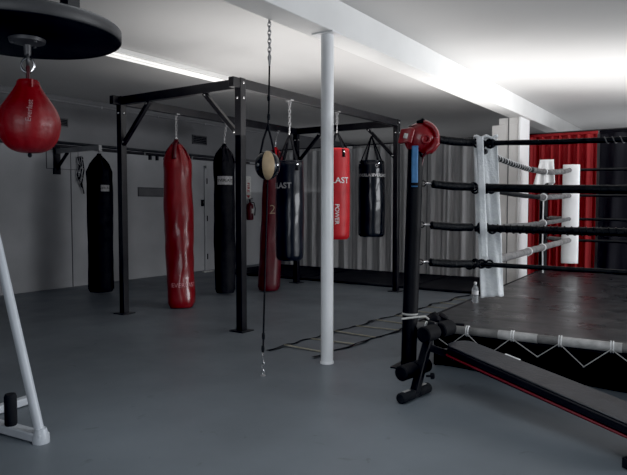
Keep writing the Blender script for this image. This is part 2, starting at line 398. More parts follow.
# door
hp = at(206, 230, x=XL)
d0 = hp.y; d1 = d0 + 1.0
dr = MB().box((XL + .012, (d0 + d1) / 2, 1.03), (.024, d1 - d0, 2.05)).build('door_1', M['door'], None, (XL, d0, 0)); dr['kind'] = 'structure'
fr = MB()
for yy in (d0 - .03, d1 + .03): fr.box((XL + .015, yy, 1.05), (.03, .05, 2.1))
fr.box((XL + .015, (d0 + d1) / 2, 2.08), (.03, d1 - d0 + .11, .05)); fr.build('door_frame', M['wall'], dr)
for z in (.28, 1.05, 1.8): MB().tube([(XL + .035, d0 + .005, z - .055), (XL + .035, d0 + .005, z + .055)], .012, 8).build('hinge', M['vent'], dr)
kp = at(202, 203, x=XL)
r = thing('switch_box', (XL, kp.y, kp.z), 'small black switch box on the left wall beside the door hinges', 'switch')
MB().box((XL + .02, kp.y, kp.z), (.04, .06, .13)).build('housing', M['vent'], r, bevel=.004)
MB().box((XL + .043, kp.y, kp.z + .01), (.006, .02, .04)).build('switch_lever', M['frame_grey'], r)
# fire extinguisher and sign
fe = at(250, 211, x=XL + .1)
r = thing('fire_extinguisher', (XL, fe.y, fe.z - .22), 'dark red fire extinguisher hung on the left wall under its sign', 'fire extinguisher')
ez = fe.z - .2
MB().lathe([(.02, 0), (.07, .008), (.078, .03), (.078, .30), (.07, .34), (.035, .37), (.022, .385)], 24, (XL + .1, fe.y, ez)).build('cylinder', M['red_dark'], r)
vv = MB().lathe([(.022, 0), (.022, .05)], 12, (XL + .1, fe.y, ez + .385)); vv.box((XL + .1, fe.y + .03, ez + .44), (.02, .12, .014)).box((XL + .1, fe.y + .03, ez + .465), (.02, .13, .012), Matrix.Rotation(.25, 3, 'X'))
vv.build('valve', M['black_steel'], r)
MB().tube([(XL + .1, fe.y + .02, ez + .4), (XL + .13, fe.y + .1, ez + .38), (XL + .15, fe.y + .12, ez + .25), (XL + .15, fe.y + .1, ez + .1)], .012, 8).build('hose', M['black_matte'], r)
MB().box((XL + .179, fe.y - .0, ez + .2), (.004, .07, .1)).build('instruction_label', M['yellow_label'], r)
MB().box((XL + .012, fe.y, ez + .3), (.024, .05, .08)).build('bracket', M['steel'], r)
a = at(244.5, 176, x=XL); b = at(251, 199, x=XL); c = (a + b) / 2
r = thing('safety_sign', (XL, c.y, c.z), 'narrow upright white sign with red letters above the fire extinguisher', 'sign')
sw, sh = abs(a.y - b.y) * .9, abs(a.z - b.z)
MB().box((XL + .006, c.y, c.z), (.012, sw, sh)).build('plate', M['yellow_label'], r)
wrap_text('FIRE\nEXTINGUISHER'.split('\n')[0], .12, lambda u, v: Vector((XL + .0135, c.y + u, c.z + v)), 'lettering', M['ink_red'], r, .002, rot=-PI / 2)
MB().add([(XL + .0135, c.y - sw * .35, c.z - sh * .34), (XL + .0135, c.y + sw * .35, c.z - sh * .34), (XL + .0135, c.y, c.z - sh * .47)], [(0, 1, 2)]).build('arrow', M['ink_red'], r)
# pipes
def pipe(pts, rad, m, label, y0=None):
    o = MB().tube(pts, rad, 10)
    br = thing('conduit_pipe', pts[0], label, 'pipe')
    o.build('run', m, br)
    p0, p1 = Vector(pts[0]), Vector(pts[-1]); n = int((p1 - p0).length / 1.1)
    for i in range(n):
        q = p0.lerp(p1, (i + .5) / n); MB().box(q, (rad * 2.6, .03, rad * 2.6)).build('clip', M['steel'], br)
pipe([(SX + .013, -2.5, 2.86), (SX + .013, 10.3, 2.86)], .014, M['pipe'], 'thin pale conduit running along the top of the soffit')
pipe([(XL + .06, -2.5, 2.235), (XL + .06, 10.3, 2.235)], .022, M['pipe_dark'], 'dark pipe running below the soffit along the left wall')
r = None
for (px, lab) in ((150, 'left of the long red bag'), (157, 'just above the long red bag')):
    q = at(px, 152, x=XL + .03)
    o = MB().box((XL + .03, q.y, 2.18), (.06, .03, .09)).build('pipe_bracket', M['pipe_dark'], None, (XL, q.y, 2.19)); tag(o, 'short dark pipe bracket on the wall, ' + lab, 'bracket')
# white object at the wall foot
q = at(208, 272, z=0)
r = thing('door_stop', (q.x, q.y, 0), 'small pale door stop on the floor at the wall foot', 'door stop')
MB().box((q.x, q.y, .012), (.06, .26, .024)).build('wedge', M['yellow_label'], r, bevel=.006); MB().box((q.x, q.y, .028), (.03, .1, .01)).build('grip', M['steel'], r)

# ------------------------------------------------------------------ fluorescent fixture
fa = at(228, 83, z=2.88)
fx0 = fa.x; fy1 = fa.y; fy0 = fy1 - 3.1
r = thing('ceiling_light', (fx0, (fy0 + fy1) / 2, ZC), 'long white twin-tube strip light on the ceiling above the bag rack', 'ceiling light')
MB().box((fx0, (fy0 + fy1) / 2, 2.925), (.14, fy1 - fy0, .05)).build('housing', M['fix'], r, bevel=.006)
for sx in (-.05, .05):
    MB().tube([(fx0 + sx, fy0 + .04, 2.878), (fx0 + sx, fy1 - .04, 2.878)], .014, 12).build('tube', M['tube'], r)
for yy in (fy0 + .02, fy1 - .02): MB().box((fx0, yy, 2.885), (.15, .035, .06)).build('end_cap', M['fix'], r, bevel=.004)

# ------------------------------------------------------------------ bag rack
X0, X1, Y0, Y1, RH = -6.00, -4.14, 4.80, 8.38, 2.60
P = .082
rk = thing('bag_rack', ((X0 + X1) / 2, (Y0 + Y1) / 2, 0), 'black square-tube steel frame standing on the floor with punch bags hung from it', 'bag rack')
for (x, y) in ((X0, Y0), (X1, Y0), (X0, Y1), (X1, Y1)):
    ps = MB().box((x, y, RH / 2), (P, P, RH)).build('post', M['black_steel'], rk, bevel=.006)
    MB().box((x, y, .005), (P + .10, P + .10, .01)).build('base_plate', M['black_steel'], ps)
    for z in (RH - .05, RH - .2):
        for (dx, dy) in ((P / 2, 0), (0, -P / 2)): MB().lathe([(.013, 0), (.013, .008), (.007, .014)], 10, (x + dx, y + dy, z), axis=(1 if dx else 0, -1 if dy else 0, 0)).build('bolt', M['chrome'], ps)
BZ = RH - .055
for (a, b) in (((X0 + P / 2, Y0), (X1 - P / 2, Y0)), ((X0 + P / 2, Y1), (X1 - P / 2, Y1)), ((X0, Y0 + P / 2), (X0, Y1 - P / 2)), ((X1, Y0 + P / 2), (X1, Y1 - P / 2))):
    MB().bar((*a, BZ), (*b, BZ), .07, .10).build('beam', M['black_steel'], rk, bevel=.005)
for x in (X0, X1): MB().box((x, Y0 - P / 2 - .05, BZ), (.07, .10, .10)).build('end_stub', M['black_steel'], rk, bevel=.005)
def brace(x, y, dx, dy):
    bz = RH - .10
    o = MB().bar((x + dx * .50, y + dy * .50, bz), (x + dx * .03, y + dy * .03, bz - .47), .045, .05, up=(dy, dx, 0)).build('brace', M['black_steel'], rk, bevel=.004)
    n = Vector((0, -1, 0)) if dx else Vector((1, 0, 0))
    for t in (.06, .94):
        q = Vector((x + dx * .50, y + dy * .50, bz)).lerp(Vector((x + dx * .03, y + dy * .03, bz - .47)), t) + n * .024
        MB().lathe([(.012, 0), (.012, .008), (.006, .012)], 10, q, axis=n).build('bolt', M['chrome'], o)
for (x, dx) in ((X0, 1), (X1, -1)):
    for y in (Y0, Y1): brace(x, y, dx, 0)

# ------------------------------------------------------------------ hanging bags
def chain(mb, a, b, link=.045, r=.0045):
    a, b = Vector(a), Vector(b); d = b - a; n = max(2, round(d.length / (link * .78))); d.normalize()
    for i in range(n):
        c = a.lerp(b, (i + .5) / n)
        ax = Vector((1, .3, 0)) if i % 2 else Vector((-.3, 1, 0)); ax = (ax - d * ax.dot(d)).normalized()
        mb.torus(c, link * .30, r, ax, sx=1.9, seg=12, sub=5, long_axis=d)
    return mb
def carabiner(mb, c, s=.05, ax=(1, .6, 0)):
    return mb.torus(c, s * .5, .006, ax, sx=1.7, seg=16, sub=6, long_axis=(0, 0, 1))
def hang_hook(mb, p):  # strap-eye clamped round a beam: p = beam underside
    mb.box((p[0], p[1], p[2] + .003), (.085, .05, .012))
    return mb.torus((p[0], p[1], p[2] - .02), .02, .005, (0, 1, 0))
def bag(name, label, top, bot, zt, zb, rad, m, hook, style='sleeve', letters=(), seed=1, strap_m='strap', chain_top=None, group=None, shoulder=(.26, .66, 1.5), dent=.012, band=None):
    """top/bot: (x, y) of the axis at zt/zb; hook: point it hangs from"""
    top = Vector((*top, zt)); bot = Vector((*bot, zb)); ax = top - bot; L = ax.length
    r = thing(name, (bot.x, bot.y, 0), label, 'punch bag', group)
    rnd = random.Random(seed); off = Vector((rnd.random() * 9, rnd.random() * 9, 0))
    def P_(a, h, rr):  # point on the surface
        return bot + ax * (h / L) + Vector((math.cos(a), math.sin(a), 0)) * rr
    def rad_at(h):
        t = h / L
        base = rad * (1 + .04 * math.sin(PI * (1 - t)) - .02 * t)
        return base
    prof = []
    NH = 40
    for i in range(NH + 1):
        h = L * i / NH; rr = rad_at(h)
        if h < .05: rr *= .80 + .20 * math.sin(min(1, (h + .008) / .05) * PI / 2)
        if style == 'sleeve' and h > L - shoulder[0]:
            q = (h - (L - shoulder[0])) / shoulder[0]; rr *= 1 - shoulder[1] * q ** shoulder[2]
        if style == 'straps' and h > L - .05:
            rr *= 1 - .12 * ((h - (L - .05)) / .05) ** 2
        prof.append((rr, h))
    vs, fs, seg = [], [], 44
    def dis(a, h):
        q = Vector((math.cos(a) * 1.2, math.sin(a) * 1.2, h * 2.2)) + off
        d = dent * (noise.noise(q) + .5 * noise.noise(q * 2.7))
        if style == 'sleeve' and h > L - .34:
            d += .010 * min(1, (h - (L - .34)) / .15) * math.sin(a * 9 + 2 * math.sin(a * 2))
        if style == 'straps': d *= .6
        return d
    for i, (rr, h) in enumerate(prof):
        for k in range(seg):
            a = 2 * PI * k / seg; vs.append(P_(a, h, rr + dis(a, h)))
    for i in range(NH):
        for k in range(seg):
            l = (k + 1) % seg; fs.append((i * seg + k, i * seg + l, (i + 1) * seg + l, (i + 1) * seg + k))
    fs.append(tuple(range(seg - 1, -1, -1))); fs.append(tuple(NH * seg + k for k in range(seg)))
    MB().add(vs, fs).build('body', m, r)
    hook = Vector(hook)
    def srad(h): 
        i = min(NH, max(0, int(round(h / L * NH)))); return prof[i][0]
    if style == 'sleeve':
        # gathered straps to a ring
        ring = top + (hook - top).normalized() * .07
        for k in range(4):
            a = k * PI / 2 + .6
            p0 = P_(a, L - .20, srad(L - .20) + .004); p1 = P_(a, L - .08, srad(L - .08) + .006); p2 = P_(a, L, srad(L) + .004)
            mb = MB()
            w = Vector((-math.sin(a), math.cos(a), 0)) * .028
            pts = [p0, p1, p2, ring]
            mb.grid(lambda u, v: pts[min(3, int(round(v * 3)))] + w * (2 * u - 1), 1, 3)
            mb.build('strap', M['strap'] if strap_m == 'strap' else M[strap_m], r, solid=.005)
        MB().torus(ring + Vector((0, 0, .012)), .022, .005, (1, .5, 0)).build('ring', M['chrome'], r)
        base = ring + Vector((0, 0, .03))
    else:
        apex = hook.copy(); apex.z = chain_top if chain_top else hook.z - .2
        apex.x = top.x + (hook.x - top.x) * .8; apex.y = top.y + (hook.y - top.y) * .8
        for k in range(4):
            a = k * PI / 2 + ang_to_cam(bot) + PI / 4 - .25
            mb = MB(); w = Vector((-math.sin(a), math.cos(a), 0)) * .019
            pts = [P_(a, L - .12, srad(L - .12) + .005), P_(a, L, srad(L) + .006), apex]
            mb.grid(lambda u, v: pts[min(2, int(round(v * 2)))] + w * (2 * u - 1) * (1 if v < .9 else .6), 1, 2)
            st = mb.build('strap', M['strap'], r, solid=.005)
            rv = MB(); rv.lathe([(.009, 0), (.007, .006)], 8, P_(a, L - .05, srad(L - .05) + .008), axis=(math.cos(a), math.sin(a), 0)); rv.build('rivet', M['chrome'], st)
        MB().torus(apex, .024, .006, (1, .5, 0)).build('ring', M['chrome'], r)
        # top edge band
        tb = MB()
        tb.tube([P_(2 * PI * k / 40, L - .012, srad(L) + .006) for k in range(40)], .008, 6, closed=True).build('top_seam', m, r)
        base = apex + Vector((0, 0, .02))
    ch = MB()
    carabiner(ch, base + Vector((0, 0, .035)), .05)
    chain(ch, base + Vector((0, 0, .07)), hook - Vector((0, 0, .03)))
    ch.build('chain', M['steel'], r)
    hk = MB(); hang_hook(hk, hook); hk.build('hanger', M['steel'], r)
    if band:
        for (zz, hh, bm_) in band:
            h0 = zz - zb
            MB().grid(lambda u, v: P_(2 * PI * u, h0 + (v - .5) * hh, rad_at(h0) + dent * .6 + .004), 40, 1).build('band', bm_, r)
    for (txt, size, zz, da, ink, rot, patch, bold) in letters:
        a0 = ang_to_cam(bot) + da; h0 = zz - zb
        def surf(u, v, e=.006):
            a = a0 + u / rad; h = h0 + v
            return P_(a, h, srad(h) + dis(a, h) + e)
        if patch:
            pw, ph, pm = patch
            MB().grid(lambda u, v: surf((u - .5) * pw, (v - .5) * ph, .004), 12, 4).build('label_patch', pm, r, recalc=False)
        if txt: wrap_text(txt, size, surf, 'lettering', ink, r, bold, rot=rot)
    return r
BU = BZ - .05
def onL(px):  # far long beam
    r_, _ = ray(px, 110); t = X0 / r_.x; return Vector((X0, r_.y * t, BU))
def onR(px):
    r_, _ = ray(px, 110); t = X1 / r_.x; return Vector((X1, r_.y * t, BU))
def xy(p): return (p.x, p.y)
def fl(px, d): p = at(px, 206, d=d); return (p.x, p.y)
def zat(py, d): return CH + (206 - py) * d / F
GB = 'punch bags hung around the room'
# 1 large red, standing almost on the floor
h = onL(176); hd = 8.07
bag('heavy_bag', 'long glossy red punch bag nearly touching the floor inside the rack', fl(177, 8.02), fl(180.5, 7.8), zat(145, 8.0), .012, .178, M['red_vinyl'], h,
    letters=[('EVERLAST', .075, .30, .28, M['ink_faint'], 0, None, .001)], seed=2, strap_m='red_dark', dent=.018)
# 2 black long bag in rack
h = onL(226)
bag('heavy_bag', 'long matte black punch bag with a pale label, just left of the front rack post', fl(224.5, 8.88), fl(224.5, 8.88), zat(149, 8.88), .035, .150, M['black_canvas'], h,
    letters=[('EVERLAST', .052, zat(180.5, 8.75), .1, M['ink_black'], 0, (.24, .12, M['ink_grey']), .001)], seed=4, shoulder=(.22, .6, 1.6))
# 3 dark red
h = onL(277)
bag('heavy_bag', 'long dark red punch bag directly behind the tan and black ball', fl(275.5, 9.6), fl(268.5, 9.3), zat(151, 9.6), .02, .165, M['red_dark'], h,
    letters=[('2', .20, zat(209, 9.2), -.02, M['ink_tan'], 0, None, -.004)], seed=6, strap_m='red_canvas', dent=.015)
# 4 blue-black Everlast
h = onR(289.5)
bag('heavy_bag', 'glossy blue-black punch bag on webbing straps, hanging left of the white column', fl(290, 7.05), fl(289.5, 7.0), zat(161, 7.05), zat(260, 7.0), .158, M['blue_black'], h, 'straps',
    letters=[('EVERLAST', .088, zat(186, 7.0), -1.12, M['ink_grey'], 0, None, .002)], seed=8, chain_top=zat(134, 7.05), dent=.01)
# 5 red Everlast
h = onR(337)
bag('heavy_bag', 'bright red canvas punch bag hanging just right of the white column', fl(337, 7.98), fl(336.5, 7.95), zat(149, 7.98), zat(239, 7.95), .168, M['red_canvas'], h, 'straps',
    letters=[('EVERLAST', .105, zat(181, 7.95), -.42, M['ink_white'], 0, None, .001), ('POWER', .075, zat(214, 7.95), .02, M['ink_white'], -PI / 2, None, .001)], seed=10, chain_top=zat(133, 7.98), dent=.01)
# 6 short black on far short beam
r_, _ = ray(371.5, 130); t = Y1 / r_.y; h = Vector((r_.x * t, Y1, BU))
d6 = -h.x * sn + h.y * cs
bag('heavy_bag', 'short wide glossy black punch bag hung from the rear rack beam', fl(371.5, d6), fl(371.5, d6), zat(161, d6), zat(236.5, d6), .205, M['black_vinyl'], h, 'straps',
    letters=[('EVERLAST', .062, zat(176, d6), -.42, M['ink_grey'], 0, None, .001), ('EVERLAST', .062, zat(176, d6), .72, M['ink_white'], 0, None, .001), ('o', .10, zat(166, d6), .38, M['ink_grey'], 0, None, .0)], seed=12, chain_top=zat(136, d6), dent=.012)
# 7 far-left bag on a wall bracket
d7 = 9.0
p7 = Vector((*fl(100, d7), 0))
hz = zat(151.5, d7)
bag('heavy_bag', 'long black canvas punch bag hanging from the left wall bracket', xy(p7), xy(p7), zat(158, d7) - .01, .035, .180, M['black_canvas'], (p7.x, p7.y, hz),
    letters=[('EVERLAST', .04, zat(188.5, d7), .42, M['ink_black'], 0, (.12, .09, M['ink_grey']), 0)], seed=14, shoulder=(.20, .62, 1.2))
r = thing('wall_bracket', (XL, p7.y, hz), 'pale steel arm bracket on the left wall that carries the black bag', 'bracket')
MB().box(((XL + p7.x) / 2 - .02, p7.y, hz + .05), (p7.x - XL + .10, .05, .07)).build('arm', M['steel'], r)
MB().box((XL + .012, p7.y, hz - .1), (.024, .12, .42)).build('wall_plate', M['black_steel'], r)
MB().bar((XL + .02, p7.y, hz - .22), (XL + .30, p7.y, hz + .02), .03, .04).build('strut', M['black_steel'], r)
# skipping rope / gloves hanging beneath bracket
q = at(80.5, 160, x=XL + .06)
r = thing('hanging_straps', (XL, q.y, q.z), 'bunch of dark straps and metal clips on the wall beside the leftmost black bag', 'straps')
for k in range(3):
    mb = MB(); y0 = q.y - .04 + k * .04; ln = .34 + .1 * k
    mb.tube([(XL + .05, y0, q.z + .05), (XL + .06, y0 + .02, q.z - ln * .3), (XL + .05, y0 - .02, q.z - ln * .7), (XL + .05, y0 + .02, q.z - ln)], .011, 7); mb.build('strap', M['strap'], r)
for k in range(6): MB().torus((XL + .07, q.y + .03 * (-1) ** k, q.z + .03 - k * .075), .028, .006, (1, .4, .2), seg=12, sub=5).build('clip', M['steel'], r)
MB().tube([(XL, q.y, q.z + .05), (XL + .08, q.y, q.z + .06)], .008, 7).build('wall_hook', M['steel'], r)

# ------------------------------------------------------------------ double-end ball
bp = at(263, 376, z=0)
tp = at(268.5, 100, d=4.66); 
db = 4.63
bc = at(267.5, 165.5, d=db)
r = thing('double_end_ball', (bp.x, bp.y, 0), 'black and tan round ball strung between ceiling and floor on a dark cord', 'punch ball')
def ballfn(mb, a0, a1, R):
    def fn(u, v):
        a = a0 + (a1 - a0) * u; ph = -PI / 2 + PI * v
        return bc + Vector((math.cos(a) * math.cos(ph) * R, math.sin(a) * math.cos(ph) * R, math.sin(ph) * R * 1.14))
    return mb.grid(fn, 14, 20)
ca = ang_to_cam(bc); BR = .096
for k, (m_, R_) in enumerate(((M['tan'], BR * 1.01), (M['black_vinyl'], BR), (M['tan'], BR * 1.01), (M['black_vinyl'], BR))):
    w = (.50, 1.07)[k % 2]
    c0 = ca + k * PI / 2 + .08
    ballfn(MB(), c0 - w, c0 + w, R_).build('panel', m_, r, recalc=False)
pp = MB()
for da in (-.78, .86): 
    a = ca + da * 1.0; pp = MB()
    pp.lathe([(.012, 0), (.012, .006), (.006, .01)], 12, bc + Vector((math.cos(a), math.sin(a), 0)) * BR, axis=(math.cos(a), math.sin(a), 0)); pp.build('stud', M['chrome'], r)
topb = bc + Vector((0, 0, BR * 1.12)); loop = bc + Vector((.005, 0, BR + .20))
sd = Vector((cs, sn, 0))
for sg in (-1, 1):
    MB().tube([bc + sd * .055 * sg + Vector((0, 0, BR * .85)), bc + sd * .03 * sg + Vector((0, 0, BR + .10)), loop], .008, 8).build('loop_strap', M['strap'], r)
ceil_pt = Vector((bc.x, bc.y, ZC)) + (at(270, 30, d=4.66) - Vector((0, 0, 0)) - at(268.5, 100, d=4.66)) * 0
MB().tube([loop, at(268.8, 110, d=4.63), at(269.5, 60, d=4.64)], .0065, 8).build('upper_cord', M['strap'], r)
for py in (98, 117, 128): MB().lathe([(.010, -.022), (.013, 0), (.010, .022)], 8, at(268.7, py, d=4.63)).build('cord_knot', M['rubber'], r)
ce = at(269.5, 60, d=4.64); ch = MB(); chain(ch, ce, (ce.x, ce.y, ZC - .03), .04, .004); carabiner(ch, ce, .05); ch.build('upper_chain', M['steel'], r)
MB().lathe([(.03, -.012), (.03, 0)], 12, (ce.x, ce.y, ZC)).build('ceiling_anchor', M['steel'], r)
botb = bc - Vector((0, 0, BR * 1.13))
cl0 = bp + Vector((0, 0, .16))
MB().tube([botb, cl0.lerp(botb, .3), cl0], .007, 8).build('lower_cord', M['strap'], r)
for q_ in (cl0 + Vector((0, 0, .05)), cl0.lerp(botb, .11)): MB().lathe([(.010, -.025), (.013, 0), (.010, .025)], 8, q_).build('cord_stop', M['rubber'], r)
ch = MB(); carabiner(ch, cl0 - Vector((0, 0, .02)), .05); chain(ch, cl0 - Vector((0, 0, .05)), bp + Vector((0, 0, .015)), .035, .004); ch.build('lower_chain', M['chrome'], r)
MB().lathe([(.022, 0), (.022, .006), (.01, .012)], 14, bp).build('floor_anchor', M['steel'], r)

# ------------------------------------------------------------------ speed bag, platform and stand
ds = 2.30
sc_ = at(29, 119, d=ds); 
swz = zat(42, ds)
pc = Vector((sc_.x, sc_.y, swz))
PR = .332
r = thing('speed_bag_platform', (pc.x, pc.y, swz), 'round dark board overhead with a swivel, held up above the red speed bag', 'platform')
MB().lathe([(PR - .01, 0.0), (PR, .006), (PR, .05), (PR - .008, .056)], 72, (pc.x, pc.y, swz)).build('board', M['board'], r)
MB().lathe([(PR + .001, .008), (PR + .004, .012), (PR + .004, .046), (PR + .001, .05)], 72, (pc.x, pc.y, swz), caps=False).build('rim', M['rim'], r)
fr = MB()
for k in (-.12, .12): fr.bar((pc.x + k, pc.y - .2, swz + .085), (pc.x + k, pc.y + .14, swz + .085), .05, .05)
for (kx, ky) in ((-.12, .1), (.12, .1), (-.12, -.16), (.12, -.16)): fr.bar((pc.x + kx, pc.y + ky, swz + .08), (pc.x + kx, pc.y + ky, ZC), .05, .05)
fr.build('ceiling_frame', M['black_steel'], r)
sv = MB().lathe([(.065, 0), (.062, -.012), (.03, -.018), (.014, -.022), (.012, -.06)], 24, pc); 
for a in (0, 2.1, 4.2): sv.lathe([(.008, -.002), (.008, -.02)], 8, pc + Vector((math.cos(a), math.sin(a), 0)) * .05)
sv.torus(pc + Vector((0, 0, -.078)), .024, .005, (.5, 1, 0), sx=.9)
sv.build('swivel', M['dull_steel'], r)
# bag: teardrop between py 84 and 153
z_top = zat(84, ds); z_bot = zat(153.5, ds); Hs = z_top - z_bot; Rs = .110
prof = [(.015, 0), (.045, .004), (.075, .02), (.098, .05), (.109, .09), (.109, .125), (.098, .16), (.080, .19), (.060, .22), (.045, .245), (.038, .262)]
k_ = Hs / .262
def sfn(q, a, t):
    g = 1 - .035 * (abs(math.cos(a * 4)) ** 8) * (1 if .05 < t < .95 else .3)
    return Vector((q.x * g, q.y * g, q.z))
r = thing('speed_bag', (pc.x, pc.y, z_bot), 'red leather teardrop speed bag hanging under the round board at upper left', 'speed bag')
# smooth profile
def resample(prof, n):
    out = []
    m_ = len(prof) - 1
    for i in range(n + 1):
        t = i / n * m_; j = min(int(t), m_ - 1); f = t - j
        p0 = prof[max(j - 1, 0)]; p1 = prof[j]; p2 = prof[j + 1]; p3 = prof[min(j + 2, m_)]
        out.append(tuple(.5 * ((2 * p1[c_]) + (-p0[c_] + p2[c_]) * f + (2 * p0[c_] - 5 * p1[c_] + 4 * p2[c_] - p3[c_]) * f * f + (-p0[c_] + 3 * p1[c_] - 3 * p2[c_] + p3[c_]) * f ** 3) for c_ in (0, 1)))
    return out
sp = [(a_, b_ * k_) for a_, b_ in resample(prof, 40)]
MB().lathe(sp, 64, (pc.x, pc.y, z_bot), fn=sfn).build('body', M['speed_red'], r)
def srad_s(h):
    for (r0, h0), (r1, h1) in zip(sp, sp[1:]):
        if h0 <= h <= h1: return r0 + (r1 - r0) * (h - h0) / max(h1 - h0, 1e-6)
    return .05
cl = MB().lathe([(.042, 0), (.040, .02), (.034, .028)], 24, (pc.x, pc.y, z_top - .02))
for a in (ca + .5, ca + 3.5): cl.box(Vector((pc.x, pc.y, z_top - .01)) + Vector((math.cos(a), math.sin(a), 0)) * .045, (.03, .006, .03))
cl.build('collar', M['speed_red'], r)
MB().bar((pc.x, pc.y, z_top), (pc.x, pc.y, zat(68, ds)), .032, .012, up=(.5, 1, 0)).build('hanging_loop', M['red_dark'], r, bevel=.003)
dl = MB(); tl = zat(68, ds); dl.torus((pc.x, pc.y, (tl + swz - .10) / 2 + .004), .024, .004, (-.6, .8, 0), sx=1.1, seg=20); dl.build('d_ring', M['chrome'], r)
a0 = ang_to_cam(pc)
def ssurf(u, v):
    h = .145 + v; rr = srad_s(h) + .003; a = a0 + .02 + u / rr
    return Vector((pc.x + math.cos(a) * rr, pc.y + math.sin(a) * rr, z_bot + h))
wrap_text('Everlast', .026, ssurf, 'lettering', M['ink_pink'], r, 0.0003, rot=PI / 2 - .12)
es = MB(); a = a0 + .05; es.lathe([(.008, 0), (.008, .003)], 12, Vector((pc.x + math.cos(a) * .047, pc.y + math.sin(a) * .047, z_bot + Hs * .86)), axis=(math.cos(a), math.sin(a), .7)); es.build('eyelet', M['chrome'], r)
MB().lathe([(.006, 0), (.008, -.012), (.004, -.018)], 10, (pc.x, pc.y, z_bot + .002)).build('valve', M['black_matte'], r)

# white stand at lower left
fb = at(41, 437, z=.03)
up_ = at(-1, 252, d=3.38)
dirn = (up_ - fb); topst = fb + dirn * (2.05 / dirn.z)
r = thing('weight_stand', (fb.x, fb.y, 0), 'white tubular steel stand with slanting upright at the lower left edge', 'stand')
MB().tube([fb + Vector((0, 0, .0)), topst], .026, 20).build('upright', M['stand_white'], r)
rb = at(-30, 418, z=.03)
MB().bar(fb - (rb - fb) * .05, rb, .07, .05).build('base_rail', M['stand_white'], r, bevel=.008)
MB().lathe([(.045, -.03), (.045, 0), (.03, .05)], 20, fb).build('foot_socket', M['stand_white'], r)
rd = (rb - fb).normalized(); sdv = Vector((-rd.y, rd.x, 0))
MB().bar(rb - sdv * .4, rb + sdv * .4, .06, .05).build('cross_rail', M['stand_white'], r, bevel=.008)
MB().bar(rb + Vector((0, 0, .03)), topst - Vector((0, 0, .05)), .05, .05).build('rear_upright', M['stand_white'], r, bevel=.006)
q0 = at(11, 425, z=.055)
MB().lathe([(.030, 0), (.034, .01), (.034, .165), (.028, .18)], 24, (q0.x, q0.y, .055)).build('rubber_grip', M['rubber'], r)
MB().tube([(q0.x, q0.y, .04), (q0.x, q0.y, .07)], .02, 12).build('grip_pin', M['steel'], r)

# ------------------------------------------------------------------ boxing ring
CZ = .36
AX, AY, RW = -2.06, 4.50, 5.12
RING_FIRST = set(bpy.data.objects)
r = thing('ring_platform', (AX + RW / 2, AY + RW / 2, 0), 'low boxing ring floor with worn black canvas and a laced front edge', 'ring platform')
def cfn(u, v):
    x = AX + .03 + (RW - .06) * u; y = AY + .03 + (RW - .06) * v
    z = CZ + .003 * noise.noise(Vector((x * 1.5, y * 1.5, 0)))
    return Vector((x, y, z))
MB().grid(cfn, 60, 60).build('canvas', M['canvas'], r, recalc=False)
MB().box((AX + RW / 2, AY + RW / 2, CZ - .045), (RW - .04, RW - .04, .07)).build('deck', M['black_matte'], r)
# skirt set back beneath the edge
sk = MB()
def skf(u, v): return Vector((AX + .12 + (RW - .24) * u, AY + .14 + .02 * math.sin(60 * u) * (1 - v), (CZ - .08) * v + .005))
sk.grid(skf, 140, 3)
def skf2(u, v): return Vector((AX + .14 + .02 * math.sin(60 * u) * (1 - v), AY + .12 + (RW - .24) * u, (CZ - .08) * v + .005))
sk.grid(skf2, 140, 3); sk.build('skirt', M['skirt'], r, solid=.004, recalc=False)
# frame tubes around edge
rr_ = .032
MB().tube([(AX - .06, AY, CZ - .02), (AX + RW, AY, CZ - .02)], rr_, 16).build('front_tube', M['tape_mid'], r)
MB().tube([(AX, AY, CZ - .02), (AX, AY + RW, CZ - .02)], .02, 12).build('side_tube', M['black_matte'], r)
MB().tube([(AX, AY + RW, CZ - .02), (AX + RW, AY + RW, CZ - .02)], .02, 12).build('rear_tube', M['black_matte'], r)
for (a_, b_) in ((-1.38, -1.10), (-.95, -.55), (.05, .5)): MB().tube([(a_, AY, CZ - .02), (b_, AY, CZ - .02)], rr_ + .002, 16).build('tape_wrap', M['tape_light'], r)
knx = [at(p_, 332 + (p_ - 458) * .114, y=AY).x for p_ in (427, 467, 511.5, 559, 611)]; stp = knx[-1] - knx[-2]
knx += [knx[-1] + stp * (i + 1) * .9 for i in range(4)]
for x in knx:
    kt = MB()
    for dx in (-.008, .008): kt.torus((x + dx, AY, CZ - .02), rr_ + .006, .005, (1, .1, 0), seg=20, sub=6)
    kt.build('knot', M['tape_white'], r)
lc = MB(); pts = []
for i, x in enumerate(knx[:-1]):
    pts.append(Vector((x, AY - rr_ - .006, CZ - .03))); pts.append(Vector(((x + knx[i + 1]) / 2 + .01 * (-1) ** i, AY + .01, CZ - .17 + .015 * (-1) ** i)))
pts.append(Vector((knx[-1], AY - rr_ - .006, CZ - .03)))
lc.tube(pts, .0045, 6); lc.build('lacing', M['cord'], r)
for i in range(1, len(pts), 2): MB().torus(pts[i] + Vector((0, .01, 0)), .010, .003, (0, 1, 0), seg=12, sub=5).build('eyelet', M['black_steel'], r)

